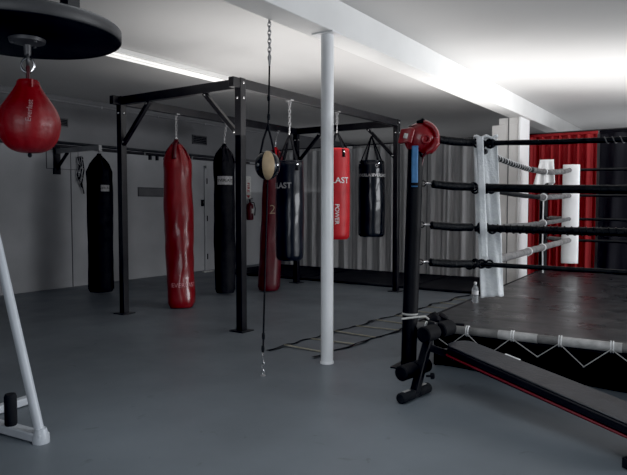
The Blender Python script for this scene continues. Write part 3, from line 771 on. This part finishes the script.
# corner posts
RZ = [1.81, 1.45, 1.12, .82]
IN = .42
corners = [(AX, AY, 1, 1), (AX, AY + RW, 1, -1), (AX + RW, AY, -1, 1), (AX + RW, AY + RW, -1, -1)]
plab = ['black ring corner post beside the bench, with the red headguard on top', 'black ring corner post at the far left, draped with white cloth', 'black ring corner post at the near right, past the bench', 'black ring corner post at the far right']
def wob(p, lean):
    return p
for i, (x, y, ix, iy) in enumerate(corners):
    xx, yy = x - ix * .03, y - iy * .03
    r = thing('ring_post', (xx, yy, 0), plab[i], 'ring post', 'corner posts of the boxing ring')
    ld = Vector((cs, sn, 0)) * (.05 if i == 0 else 0)
    base = Vector((xx, yy, 0)); tpz = 1.93
    MB().tube([base, base + ld * .5 + Vector((0, 0, tpz / 2)), base + ld + Vector((0, 0, tpz))], .062, 20).build('post', M['ring_pad'], r)
    MB().box((xx, yy, .006), (.22, .22, .012)).build('base_plate', M['black_steel'], r)
    for z in RZ:
        ey = MB()
        p_ = base + ld * (z / tpz) + Vector((ix, iy, 0)).normalized() * .075
        p_.z = z + (.03 if i == 0 else 0)
        ey.torus(p_, .022, .006, (1, -1, 0) if ix == iy else (1, 1, 0), seg=14, sub=6)
        ey.tube([p_ + Vector((0, 0, .05)) - Vector((ix, iy, 0)) * .01, p_ - Vector((0, 0, .05)) - Vector((ix, iy, 0)) * .01], .007, 7)
        ey.build('eye_bolt', M['black_steel'], r)
# turnbuckles
hname = ['top', 'second', 'third', 'lowest']
def sgn_pt(i, k, t):
    x, y, ix, iy = corners[i]; ld = Vector((cs, sn, 0)) * (.05 if i == 0 else 0)
    a = Vector((x - ix * .03, y - iy * .03, 0)) + ld * (RZ[k] / 1.93) + Vector((ix, iy, 0)).normalized() * .095; a.z = RZ[k] + (.03 if i == 0 else 0)
    b = Vector((x + ix * IN, y + iy * IN, RZ[k]))
    return a.lerp(b, t)
for i, where in ((0, 'near left corner by the headguard'), (1, 'far left corner by the red curtain')):
    for k in range(4):
        a, b = sgn_pt(i, k, 0), sgn_pt(i, k, 1)
        r = thing('turnbuckle', a, '%s %s turnbuckle at the %s' % (hname[k] if k else 'topmost', 'black padded' if i == 0 else 'grey wrapped', where), 'turnbuckle', 'turnbuckles of the ring corners')
        m_ = M['rope_black'] if i == 0 else M['tape_grey']
        p0, p1 = a.lerp(b, .10), a.lerp(b, .84)
        mid = p0.lerp(p1, .5) - Vector((0, 0, .006))
        MB().tube([p0, p0.lerp(p1, .03), mid, p0.lerp(p1, .97), p1], [.018, .033, .034, .033, .02], 16).build('cover', m_, r)
        MB().tube([a, p0], .009, 8).torus(a, .018, .005, (0, 0, 1), seg=12).build('hook', M['chrome'], r)
        MB().tube([p1, b], .013, 8).build('shank', M['black_steel'], r)
# ropes
def rope(i, j, k, label, m, sag, rad, group, wraps=None, drop=0.):
    xi, yi, ixi, iyi = corners[i]; xj, yj, ixj, iyj = corners[j]
    a = Vector((xi + ixi * IN, yi + iyi * IN, RZ[k])); b = Vector((xj + ixj * IN, yj + iyj * IN, RZ[k]))
    a.z -= drop; N = 48; pts = []
    for q in range(N + 1):
        t = q / N; p_ = a.lerp(b, t); p_.z -= 4 * sag * t * (1 - t)
        p_.z += .004 * noise.noise(Vector((t * 12, k * 3., i)))
        pts.append(p_)
    rads = [rad * (1 + .10 * noise.noise(Vector((q * .8, k * 5., i * 3.)))) for q in range(N + 1)]
    r = thing('ring_rope', a, label, 'ring rope', group)
    MB().tube(pts, rads, 14).build('rope', m, r)
    if wraps:
        for (t0, t1, pitch, wm, wr) in wraps:
            L = (b - a).length; n = int((t1 - t0) * L / pitch); sp_ = []
            for q in range(n * 12):
                t = t0 + (t1 - t0) * q / (n * 12); s_ = t * N; q0 = min(int(s_), N - 1); c_ = pts[q0].lerp(pts[q0 + 1], s_ - q0)
                d_ = (b - a).normalized(); u_ = Vector((0, 0, 1)); w_ = d_.cross(u_); an = 2 * PI * q / 12
                sp_.append(c_ + (u_ * math.cos(an) + w_ * math.sin(an)) * (rad + .002))
            MB().tube(sp_, wr, 5).build('tape_spiral', wm, r)
    return pts
GF, GL, GR = 'front ropes of the ring', 'left side ropes of the ring', 'rear ropes of the ring'
fl_lab = ['topmost black front ring rope with silver tape spiral', 'second black front ring rope, thickest, crossing the white towel', 'third black front ring rope from the top, taped in a spiral', 'lowest black front ring rope just above the canvas']
for k in range(4):
    rope(0, 2, k, fl_lab[k], M['rope_black'], (.035, .04, .02, .01)[k], (.021, .033, .030, .019)[k], GF,
         wraps=((.21, .32, .05, M['tape_grey'], .004),) if k == 0 else (((.03, .6, .05, M['rope_black'], .006),) if k == 2 else None))
side_lab = ['topmost left side ring rope, black with pale spiral tape, sagging', 'second left side ring rope, black then grey', 'third left side ring rope, wrapped in grey tape', 'lowest left side ring rope, wrapped in grey tape like a tube']
side_pts = []
for k in range(4):
    side_pts.append(rope(0, 1, k, side_lab[k], (M['rope_black'], M['rope_black'], M['tape_dark'], M['tape_grey'])[k], (.09, .05, .02, .0)[k], (.024, .024, .026, .036)[k], GL,
         wraps=((.03, .40, .09, M['tape_white'], .004), (.42, .97, .012, M['tape_grey'], .006)) if k == 0 else (((.5, .97, .012, M['tape_grey'], .005),) if k == 1 else None), drop=(.06, 0, 0, 0)[k]))
for k in range(4):
    rope(1, 3, k, '%s rear ring rope, thin and black in front of the far curtains' % ('topmost', 'second', 'third', 'lowest')[k], M['rope_black'], .02, .02, GR)
# rope spacer ties on the left side
for (t, lab) in ((.57, 'white vertical tie linking the left side ropes, nearest the far post'), (.40, 'short white tie around the lowest left side rope by the pillar')):
    q = [p_[int(t * 48)] for p_ in side_pts]
    r = thing('rope_spacer', q[3], lab, 'rope tie')
    for z_ in (q if t > .5 else q[3:]): MB().torus(z_, .038, .008, (0, 1, 0), seg=16, sub=6).build('loop', M['tape_white'], r)
    MB().tube([q[0] if t > .5 else q[3], q[3] - Vector((0, 0, .05 if t < .5 else 0))] if t < .5 else [q[0], q[1] + Vector((0, .01, 0)), q[2], q[3], q[3] - Vector((.0, -.05, .3))], .008, 8).build('cord', M['tape_white'], r)

# white corner pad, far left corner
cx_, cy_ = AX + IN, AY + RW - IN
r = thing('corner_pad', (cx_, cy_, .5), 'tall narrow white pad on the far left ring corner, against the red curtain', 'corner pad')
dd = Vector((1, -1, 0)).normalized()
rt = Matrix.Rotation(-PI / 4 + .0, 3, 'Z')
fdir = Vector((-cx_, -cy_, 0)).normalized(); sdir = Vector((-fdir.y, fdir.x, 0))
def pad(u, v):
    bulge = .028 * math.sin(PI * u) ** .6
    return Vector((cx_, cy_, .49 + 1.39 * v)) + sdir * (u - .5) * .20 + fdir * (.045 + bulge)
mb = MB().grid(pad, 10, 20); mb.build('cushion', M['pad_white'], r, solid=.05, bevel=.006)
for z in RZ: MB().tube([Vector((cx_, cy_, z)) + sdir * .10 + fdir * .02, Vector((cx_, cy_, z)) - fdir * .05, Vector((cx_, cy_, z)) - sdir * .10 + fdir * .02], .012, 7).build('tie', M['strap'], r)

# white cloth on the far left post
px_, py_ = AX + .03 - .03, AY + RW + .03
f2 = Vector((-px_, -py_, 0)).normalized(); s2 = Vector((-f2.y, f2.x, 0))
r = thing('post_cloth', (px_, py_, 1.95), 'white cloth draped over the top of the far left ring post', 'cloth')
def cl1(u, v):
    t = 1 - v
    w = .095 + .060 * t
    z = 1.985 - .36 * t
    x = (u - .5) * 2 * w - .035 * t
    return Vector((px_, py_, z + .05 * (u - .5) * t + .014 * math.sin(u * 12) * t)) + s2 * x + f2 * (.078 + .02 * math.sin(u * 14 + 2 * v) * t)
if s2.dot(Vector((cs, sn, 0))) < 0: s2 = -s2
MB().grid(cl1, 18, 18).build('front_fold', M['pad_white'], r, solid=.008, recalc=False)
MB().grid(lambda u, v: Vector((px_, py_, 1.985 + .012 * math.sin(PI * v))) + s2 * (u - .5) * .2 + f2 * (.075 - .14 * v), 8, 6).build('top_fold', M['pad_white'], r, solid=.008, recalc=False)
MB().grid(lambda u, v: Vector((px_, py_, 1.98 - .4 * v)) + s2 * (u - .5) * .2 - f2 * (.07 + .01 * math.sin(u * 12)), 10, 8).build('rear_fold', M['pad_white'], r, solid=.008, recalc=False)

# towel on near left rope corner
tx, ty = AX + IN, AY + IN
f3 = Vector((-tx, -ty, 0)).normalized(); s3 = Vector((f3.y, -f3.x, 0)) * -1   # s3 points to picture right
if s3.dot(Vector((cs, sn, 0))) < 0: s3 = -s3
dB = -tx * sn + ty * cs
r = thing('towel', (tx, ty, 1.85), 'long pale white towel hanging over the near left rope corner', 'towel')
def tw(u, v):
    t = 1 - v; z = 1.855 - (1.855 - .545) * t
    # picture positions: top spans 476..498, bottom 485..506
    X0_ = (-.075 + .075 * t); X1_ = (.113 + .070 * t - .035 * math.sin(PI * min(1, t * 1.25)) * 0)
    wv = .012 * math.sin(u * 9 + t * 5) + .008 * math.sin(u * 17 - t * 9)
    pinch = .0
    for zz in (1.45,):
        pinch += .015 * math.exp(-((z - zz) / .06) ** 2)
    x = X0_ + (X1_ - X0_) * u
    return Vector((tx, ty, z + .02 * (u - .5) * (1 if t > .5 else -1) + .012 * noise.noise(Vector((u * 5, t * 3, 2))))) + s3 * x - f3 * (.048 + wv * (.3 + .4 * t))
MB().grid(tw, 24, 60).build('front_drape', M['cloth_white'], r, solid=.008, recalc=False)
def tw2(u, v):
    return Vector((tx, ty, 1.855 + .016 * math.sin(PI * v) + .008 * math.sin(u * 15))) + s3 * (-.075 + .188 * u) + f3 * (.036 - .086 * v)
MB().grid(tw2, 12, 6).build('top_fold', M['cloth_white'], r, solid=.012, recalc=False)
MB().grid(lambda u, v: Vector((tx, ty, 1.855 - .8 * v)) + s3 * (-.075 + .19 * u + .03 * v) - f3 * (.082 + .012 * math.sin(u * 10 + v * 4)), 12, 12).build('rear_drape', M['cloth_white'], r, solid=.008, recalc=False)
# strip of towel tucked round the ropes in front
def strip(u, v):
    t = 1 - v; z = 1.86 - .98 * t
    return Vector((tx, ty, z)) + s3 * (-.03 + .05 * t + (u - .5) * .055) + f3 * (.062 + .006 * math.sin(t * 20) + sum(.03 * math.exp(-((z - q) / .05) ** 2) for q in (1.45, 1.12, 1.8)))
MB().grid(strip, 4, 60).build('loose_strip', M['cloth_white'], r, solid=.008, recalc=False)
# little knots of rope at that corner
kb = thing('rope_lashing', (tx, ty, 1.8), 'tangled dark lashing where the near left ropes meet behind the towel', 'lashing')
for k in range(4):
    mb = MB(); rnd = random.Random(k)
    for q in range(5):
        c_ = Vector((tx, ty, RZ[k])) + s3 * rnd.uniform(-.10, .09) + f3 * rnd.uniform(-.01, .02) + Vector((0, 0, rnd.uniform(-.012, .012)))
        mb.torus(c_, .033, .009, (rnd.uniform(-.5, 1), rnd.uniform(-.5, 1), rnd.uniform(-.3, .3)), seg=16, sub=6)
    mb.build('knot', M['rubber'], kb)

# the ring stands a couple of degrees off the room's axes
RPH = math.radians(2.2); RM = Matrix.Rotation(RPH, 3, 'Z'); piv = Vector((AX, AY, 0))
for o in list(bpy.data.objects):
    if o not in RING_FIRST and o.parent is None:
        o.location = piv + RM @ (o.location - piv); o.rotation_euler.z += RPH

# ------------------------------------------------------------------ headguard on the post
hp_ = at(420, 139, d=4.88)
RD = Vector((cs, sn, 0)); UPV = Vector((0, 0, 1)); FD = Vector((sn, -cs, 0))  # right, up, toward the camera
r = thing('boxing_headguard', hp_, 'red leather boxing headguard hung on top of the near ring post', 'headguard')
tl = math.radians(-14)
def HG(x, y, z):  # x forward (right), y towards viewer, z up
    x2, z2 = x * math.cos(tl) - z * math.sin(tl), x * math.sin(tl) + z * math.cos(tl)
    return hp_ + RD * x2 + FD * y + UPV * z2
# skull shell with face opening
mb = MB(); nu, nv = 56, 32; vs = []; keep = []
for j in range(nv + 1):
    ph = -PI * .40 + (PI * .86) * j / nv
    for i in range(nu):
        a = 2 * PI * i / nu
        rx, ry, rz = .118, .098, .115
        x = math.cos(a) * math.cos(ph) * rx; y = math.sin(a) * math.cos(ph) * ry; z = math.sin(ph) * rz
        g = 1 + .05 * math.exp(-((ph - .25) / .16) ** 2) - .05 * math.exp(-((abs((a + PI) % (2 * PI) - PI) - 1.15) / .07) ** 2)
        vs.append(HG(x * g, y * g, z))
fs = []
for j in range(nv):
    ph = -PI * .40 + (PI * .86) * (j + .5) / nv
    for i in range(nu):
        a = 2 * PI * (i + .5) / nu; aa = abs((a + PI) % (2 * PI) - PI)
        if aa < .72 and -1.5 < ph < .12: continue          # face
        if aa > 2.72 and ph < .3: continue                  # rear slit
        l = (i + 1) % nu; fs.append((j * nu + i, j * nu + l, (j + 1) * nu + l, (j + 1) * nu + i))
mb.add(vs, fs).build('shell', M['gear_red'], r, solid=.026, bevel=.006)
# forehead pad curving from the crown down over the brow
def brow(u, v):
    a = math.radians(98 - 140 * u); w = .085 - .02 * abs(2 * u - 1) ** 2
    y = (2 * v - 1); R1 = .138 - .030 * y * y
    return HG(math.cos(a) * R1, y * w * 1.15, math.sin(a) * R1 * .98 + .002)
MB().grid(brow, 22, 10).build('brow_pad', M['gear_red'], r, solid=.034, bevel=.012, recalc=False)
MB().tube([HG(math.cos(a_) * .135, .060, math.sin(a_) * .13) for a_ in [math.radians(q) for q in range(95, -45, -10)]], .006, 8).build('brow_seam', M['red_dark'], r)
# side cheek pads
for sg in (1, -1):
    pts = [HG(.105, sg * .075, .03), HG(.118, sg * .085, -.015), HG(.10, sg * .088, -.06), HG(.06, sg * .082, -.10)]
    MB().tube(pts, [.020, .031, .031, .018], 14).build('cheek_pad', M['gear_red'], r)
    ep = MB().torus(HG(.028, sg * .106, -.005), .030, .012, FD, seg=24, sub=10); ep.build('ear_ring', M['gear_red'], r)
    MB().lathe([(.020, 0), (.020, .004)], 18, HG(.028, sg * .100, -.005), axis=FD * sg).build('ear_hole', M['black_matte'], r)
# rear closure flap with a pale label
mb = MB()
def flap(u, v): return HG(-.165 + .09 * u, .052 + .045 * math.sin(PI * (u * .5 + .15)), -.075 + .115 * v - .01 * math.cos(u * 4))
mb.grid(flap, 10, 10).build('rear_flap', M['gear_red'], r, solid=.045, bevel=.012)
MB().grid(lambda u, v: HG(-.145 + .044 * u, .088 + .03 * math.sin(PI * ((u * .5 + .25))), -.04 + .04 * v), 6, 4).build('pale_label', M['yellow_label'], r, solid=.003)
mb = MB()
for k in range(4): mb.tube([HG(-.05 + .03 * k, .035, .105), HG(-.045 + .03 * k, .0, .125), HG(-.05 + .03 * k, -.035, .105)], .009, 8)
mb.build('crown_laces', M['black_matte'], r)
MB().tube([HG(-.06, .02, .115), HG(-.02, .03, .135), HG(.02, .02, .125)], [.014, .026, .016], 10).build('crown_strap', M['black_matte'], r)
MB().lathe([(.012, 0), (.010, .008)], 12, HG(.015, .035, .128), axis=FD + UPV * .3).build('snap', M['chrome'], r)
MB().tube([HG(.07, .075, -.09), HG(.05, .06, -.13), HG(.03, 0, -.145), HG(.05, -.06, -.13), HG(.07, -.075, -.09)], .011, 8).build('chin_strap', M['red_dark'], r)
# blue strap down the post
b0 = at(414.8, 149, d=4.80); b1 = at(414.3, 187, d=4.81)
r = thing('hand_wrap', b0, 'bright blue strap hanging down the near ring post below the headguard', 'strap')
b0.z = 1.77
def bs(u, v): p_ = b1.lerp(b0, v); return p_ + RD * (u - .5) * .05 + FD * (.010 + .004 * math.sin(v * 8))
MB().grid(bs, 4, 16).build('webbing', M['blue'], r, solid=.005, recalc=False)
MB().grid(lambda u, v: b1 + RD * (u - .5) * .052 + FD * .0145 + UPV * (.01 + .025 * v), 2, 2).build('stitched_end', M['strap'], r, solid=.004, recalc=False)
# dark red strap on the right side of the post
s0 = at(423.5, 158, d=4.84); s1 = at(419, 206, d=4.85)
o = MB().tube([s0, s0.lerp(s1, .3) + RD * -.02, s1], .008, 7).build('hanging_strap', M['red_dark'], None, s0); tag(o, 'thin dark red strap dangling beside the near ring post', 'strap')

# ------------------------------------------------------------------ water bottle
wb = at(475, 303, z=CZ)
r = thing('water_bottle', (wb.x, wb.y, CZ), 'clear plastic water bottle standing on the ring canvas edge', 'bottle')
MB().lathe([(.028, .003), (.032, .01), (.032, .05), (.030, .06), (.032, .07), (.032, .12), (.030, .14), (.018, .165), (.012, .175), (.012, .188)], 28, (wb.x, wb.y, CZ)).build('body', M['plastic_clear'], r)
MB().lathe([(.014, .184), (.014, .203), (.012, .205)], 20, (wb.x, wb.y, CZ)).build('cap', M['pad_white'], r)
MB().lathe([(.0325, .085), (.0325, .122)], 28, (wb.x, wb.y, CZ), caps=False).build('label_band', M['ink_white'], r)

# ------------------------------------------------------------------ agility ladder
la = at(268, 351, z=0); lb = at(313, 358.5, z=0)
le = at(462, 297, z=0)
ud = Vector((0, 1, 0)); le_len = (le - la).length
ldir = (le - la).normalized(); 
r = thing('agility_ladder', ((la.x + lb.x) / 2, (la.y + lb.y) / 2, 0), 'black strap agility ladder with pale rungs lying on the floor behind the column', 'agility ladder')
wv_ = lb - la
def lpt(base, s_, k):
    p_ = base + ldir * s_; off = .016 * math.sin(s_ * 9 + k) + .01 * math.sin(s_ * 21 + 2 * k)
    return p_ + Vector((1, 0, 0)) * off + Vector((0, 0, .006 + .012 * max(0, math.sin(s_ * 8.3 + k))))
LL = le_len + .25
for k, b_ in ((0, la), (2, lb)):
    N = 90
    def sf(u, v):
        s_ = LL * u; tw_ = math.sin(s_ * 11 + k * 2) * .5
        return lpt(b_, s_, k) + Vector((math.cos(tw_), 0, abs(math.sin(tw_)) * .6)) * (v - .5) * .04
    MB().grid(sf, N, 1).build('side_strap', M['strap'], r, solid=.004, recalc=False)
nr = int(LL / .40)
for i in range(nr):
    s_ = .22 + i * .40
    a_, b_ = lpt(la, s_, 0), lpt(lb, s_, 2)
    MB().bar(a_, b_, .022, .007).build('rung', M['rung'], r)

# ------------------------------------------------------------------ decline bench
e0 = at(455, 341, z=.36); e1 = cw(1.80, 2.95, .185)
bd = (e1 - e0); BL = bd.length; bd.normalize()
bn = Vector((0, 0, 1)); bs_ = bd.cross(bn).normalized(); bn = bs_.cross(bd).normalized()
if bs_.dot(Vector((sn, -cs, 0))) < 0: bs_ = -bs_     # toward the viewer
foot_c = (at(402.5, 398, z=.035) + at(426, 388, z=.035)) / 2
fdr = (at(425, 386, z=.035) - at(400.5, 396, z=.035)).normalized()
r = thing('decline_bench', (foot_c.x, foot_c.y, 0), 'black padded decline sit-up bench with red piping in front of the ring', 'bench')
def prism(w0, w1, tz0, tz1, inset=0, name='pad'):
    pts = [];
    out = [(-w0 / 2, 0.0), (w0 / 2, 0.0)]
    n = 8; ol = []
    for q in range(n + 1):
        a = PI / 2 + PI * q / n; ol.append((math.cos(a) * .06 + .06, math.sin(a) * (w0 / 2)))
    ol2 = [(BL - .06 + math.cos(a) * .06, math.sin(a) * w1 / 2) for a in [-PI / 2 + PI * q / n for q in range(n + 1)]]
    loop = ol + ol2
    vs = [e0 + bd * x + bs_ * y + bn * tz0 for x, y in loop] + [e0 + bd * x + bs_ * y + bn * tz1 for x, y in loop]
    m_ = len(loop); fs = [tuple(range(m_)), tuple(range(m_, 2 * m_))] + [(i, (i + 1) % m_, (i + 1) % m_ + m_, i + m_) for i in range(m_)]
    return MB().add(vs, fs)
prism(.235, .285, -.012, 0).build('pad_top', M['bench_vinyl'], r, bevel=.01)
prism(.24, .29, -.065, -.013).build('pad', M['bench_side'], r, bevel=.008)
prism(.25, .30, -.078, -.066).build('piping', M['piping'], r, bevel=.004)
tp = MB(); q0 = e0 + bd * .34 - bs_ * .118; tp.bar(q0 + bn * .002, q0 + bd * .12 + bn * .002, .012, .004); tp.build('tape_mark', M['tape_white'], r)
# frame rail beneath
MB().bar(e0 - bd * .10 - bn * .11, e1 - bn * .11, .05, .05).build('rail', M['black_steel'], r, bevel=.005)
# leg post
lt = at(435, 323, d=4.2)
leg_top = Vector((foot_c.x, foot_c.y, 0)).lerp(Vector((lt.x, lt.y, 0)), .9); leg_top.z = .50
MB().bar(foot_c, leg_top, .06, .045, up=fdr).build('leg_post', M['black_steel'], r, bevel=.005)
MB().bar(leg_top.lerp(foot_c, .35), e0 - bn * .11 + bd * .02, .05, .05).build('hinge_arm', M['black_steel'], r, bevel=.005)
MB().bar(foot_c - fdr * .15, foot_c + fdr * .15, .05, .05).build('foot_bar', M['black_steel'], r, bevel=.004)
for sg in (-1, 1):
    cc = foot_c + fdr * .10 * sg
    MB().tube([cc - fdr * .075, cc - fdr * .065, cc + fdr * .065, cc + fdr * .075], [.030, .036, .036, .030], 18).build('rubber_foot', M['rubber'], r)
    cc2 = cc + Vector((0, 0, .036)); MB().bar(cc2 - fdr * .035, cc2 + fdr * .035, .02, .004).build('tape_patch', M['tape_light'], r)
def rollers(c, half, rad, nm='foam_roller'):
    MB().tube([c - fdr * (half + .05), c + fdr * (half + .05)], .012, 10).build('roller_bar', M['steel'], r)
    for sg in (-1, 1):
        q = c + fdr * sg * half
        MB().tube([q - fdr * .075, q - fdr * .068, q + fdr * .068, q + fdr * .075], [rad * .85, rad, rad, rad * .85], 22).build(nm, M['foam'], r)
rollers(at(437, 331, d=4.18), .105, .055)
rollers(at(414, 369, d=4.12) , .085, .052)
kn = at(429, 376, d=4.12); MB().lathe([(.008, 0), (.008, .03), (.022, .032), (.022, .05), (.018, .056)], 14, kn - RD * .02, axis=RD).build('adjust_knob', M['black_matte'], r)
# rear support out of frame
rs = e1 - bd * .12 - bn * .12
MB().bar(rs, Vector((rs.x, rs.y, .03)), .05, .05).build('rear_leg', M['black_steel'], r)
MB().bar(Vector((rs.x, rs.y, .03)) - bs_ * .22, Vector((rs.x, rs.y, .03)) + bs_ * .22, .05, .05).build('rear_foot', M['black_steel'], r)

# rope end and small dark bag by the post foot
q = at(417, 313, z=CZ - .0)
o = thing('rope_tail', at(402, 318.5, d=4.72), 'pale loose rope end tied around the near ring post above the bench rollers', 'rope')
MB().tube([at(401.5, 319, d=4.70), at(413, 317.5, d=4.70), at(425, 316.3, d=4.73), at(428.5, 319, d=4.78)], .008, 8).build('tail', M['cord'], o)
MB().torus((AX - .03 + .01, AY - .03, zat(317, 4.75)), .058, .008, (0, 0, 1), seg=20).build('loop', M['cord'], o)
# pile of dark cloth at the corner of the canvas
g = Vector((AX + .14, AY + .14, CZ))
r = thing('hand_wraps_bundle', g, 'small black crumpled cloth bundle on the canvas corner beside the post', 'cloth')
def lump(q, a, t):
    n_ = 1 + .35 * noise.noise(Vector((math.cos(a) * 1.6, math.sin(a) * 1.6, q.z * 18)))
    return Vector((q.x * n_, q.y * n_, q.z * (1 + .2 * math.sin(a * 3))))
MB().lathe([(.05, 0.004), (.085, .012), (.09, .03), (.06, .055), (.025, .068)], 26, g, fn=lump).build('bundle', M['black_matte'], r)
MB().tube([g + Vector((.02, 0, .05)), g + Vector((.11, -.04, .03)), g + Vector((.15, -.06, .008)), g + Vector((.25, -.05, .008))], .012, 7).build('loose_end', M['black_matte'], r)

# ------------------------------------------------------------------ windows (out of frame; the back one is added to suit the fill light)
for (nm, pts, ax) in (('window_1', (XR + .1, 7.25, 1.7), 'x'), ('window_unseen_back', (0, YB - .1, 1.7), 'y')):
    mb = MB(); L = 6.5 if ax == 'x' else 7.0
    for k in range(5):
        o_ = -L / 2 + L * k / 4
        mb.box((pts[0] + (0 if ax == 'x' else o_), pts[1] + (o_ if ax == 'x' else 0), 1.7), (.06, .06, 1.6))
    for z in (.93, 2.47): mb.box((pts[0], pts[1], z), (.08, L, .06) if ax == 'x' else (L, .08, .06))
    struct(nm, mb, M['white'])

# ------------------------------------------------------------------ lights
def area(name, loc, target, sx, sy, power, col=(1, 1, 1), spread=180):
    l = bpy.data.lights.new(name, 'AREA'); l.shape = 'RECTANGLE'; l.size = sx; l.size_y = sy; l.energy = power; l.color = col; l.spread = math.radians(spread)
    o = bpy.data.objects.new(name, l); C.objects.link(o); o.location = loc
    o.rotation_euler = (Vector(target) - Vector(loc)).to_track_quat('-Z', 'Y').to_euler(); return o
def spot(name, loc, target, power, deg, blend, col=(1, 1, 1), rad=.3):
    l = bpy.data.lights.new(name, 'SPOT'); l.energy = power; l.color = col; l.spot_size = math.radians(deg); l.spot_blend = blend; l.shadow_soft_size = rad
    o = bpy.data.objects.new(name, l); C.objects.link(o); o.location = loc
    o.rotation_euler = (Vector(target) - Vector(loc)).to_track_quat('-Z', 'Y').to_euler(); return o
area('window_light_right', (XR - .05, 7.6, 1.75), (-4, 7.4, .6), 5.5, 1.5, 440, (.93, .96, 1))
area('frontal_fill_back', (1.6, YB + .05, 1.75), (.2, 4, .3), 3.6, 1.5, 54, (.88, .94, 1), 130)  # unseen frontal fill, added in front of the back wall
area('near_floor_fill', cw(.1, 2.9, 2.9), cw(.1, 2.95, 0), 2.2, 1.2, 17, (.9, .96, 1), 120)  # unseen overhead fill, added to brighten the near floor
def upward_fill(name, X, Y, z, sx, sy, power, col):  # upward-facing fill area, no fitting modelled
    o = area(name, cw(X, Y, z), cw(X, Y, 3.), sx, sy, power, col); o.rotation_euler = (PI, 0, TH); return o
upward_fill('ceiling_fill_ring', 4.2, 7.5, 2.02, 6.5, 2.3, 88, (1, .985, .97))  # added fill that brightens the ceiling over the ring
upward_fill('ceiling_fill_rear', -1.0, 14.2, 1.6, 9, 3, 14, (.95, .97, 1))  # added fill hidden past the curtains, lifts the rear ceiling
upward_fill('ceiling_fill_rear_right', 6.5, 11.5, 1.6, 4, 2.5, 20, (.95, .97, 1))  # same kind of added fill for the rear ceiling on the right
upward_fill('ceiling_fill_bags', -.35, 6.6, 2.02, 2.1, 2.8, 30, (1, .98, .96))  # added fill that brightens the ceiling over the bag rack

w = bpy.data.worlds.new('world'); bpy.context.scene.world = w; w.use_nodes = True
w.node_tree.nodes['Background'].inputs[0].default_value = (.75, .85, 1, 1); w.node_tree.nodes['Background'].inputs[1].default_value = .3
sc = bpy.context.scene
sc.view_settings.view_transform = 'Standard'; sc.view_settings.exposure = 0.0
sc.view_settings.use_curve_mapping = True
sc.view_settings.curve_mapping.black_level = (.0045, .0045, .0040)
sc.view_settings.curve_mapping.update()
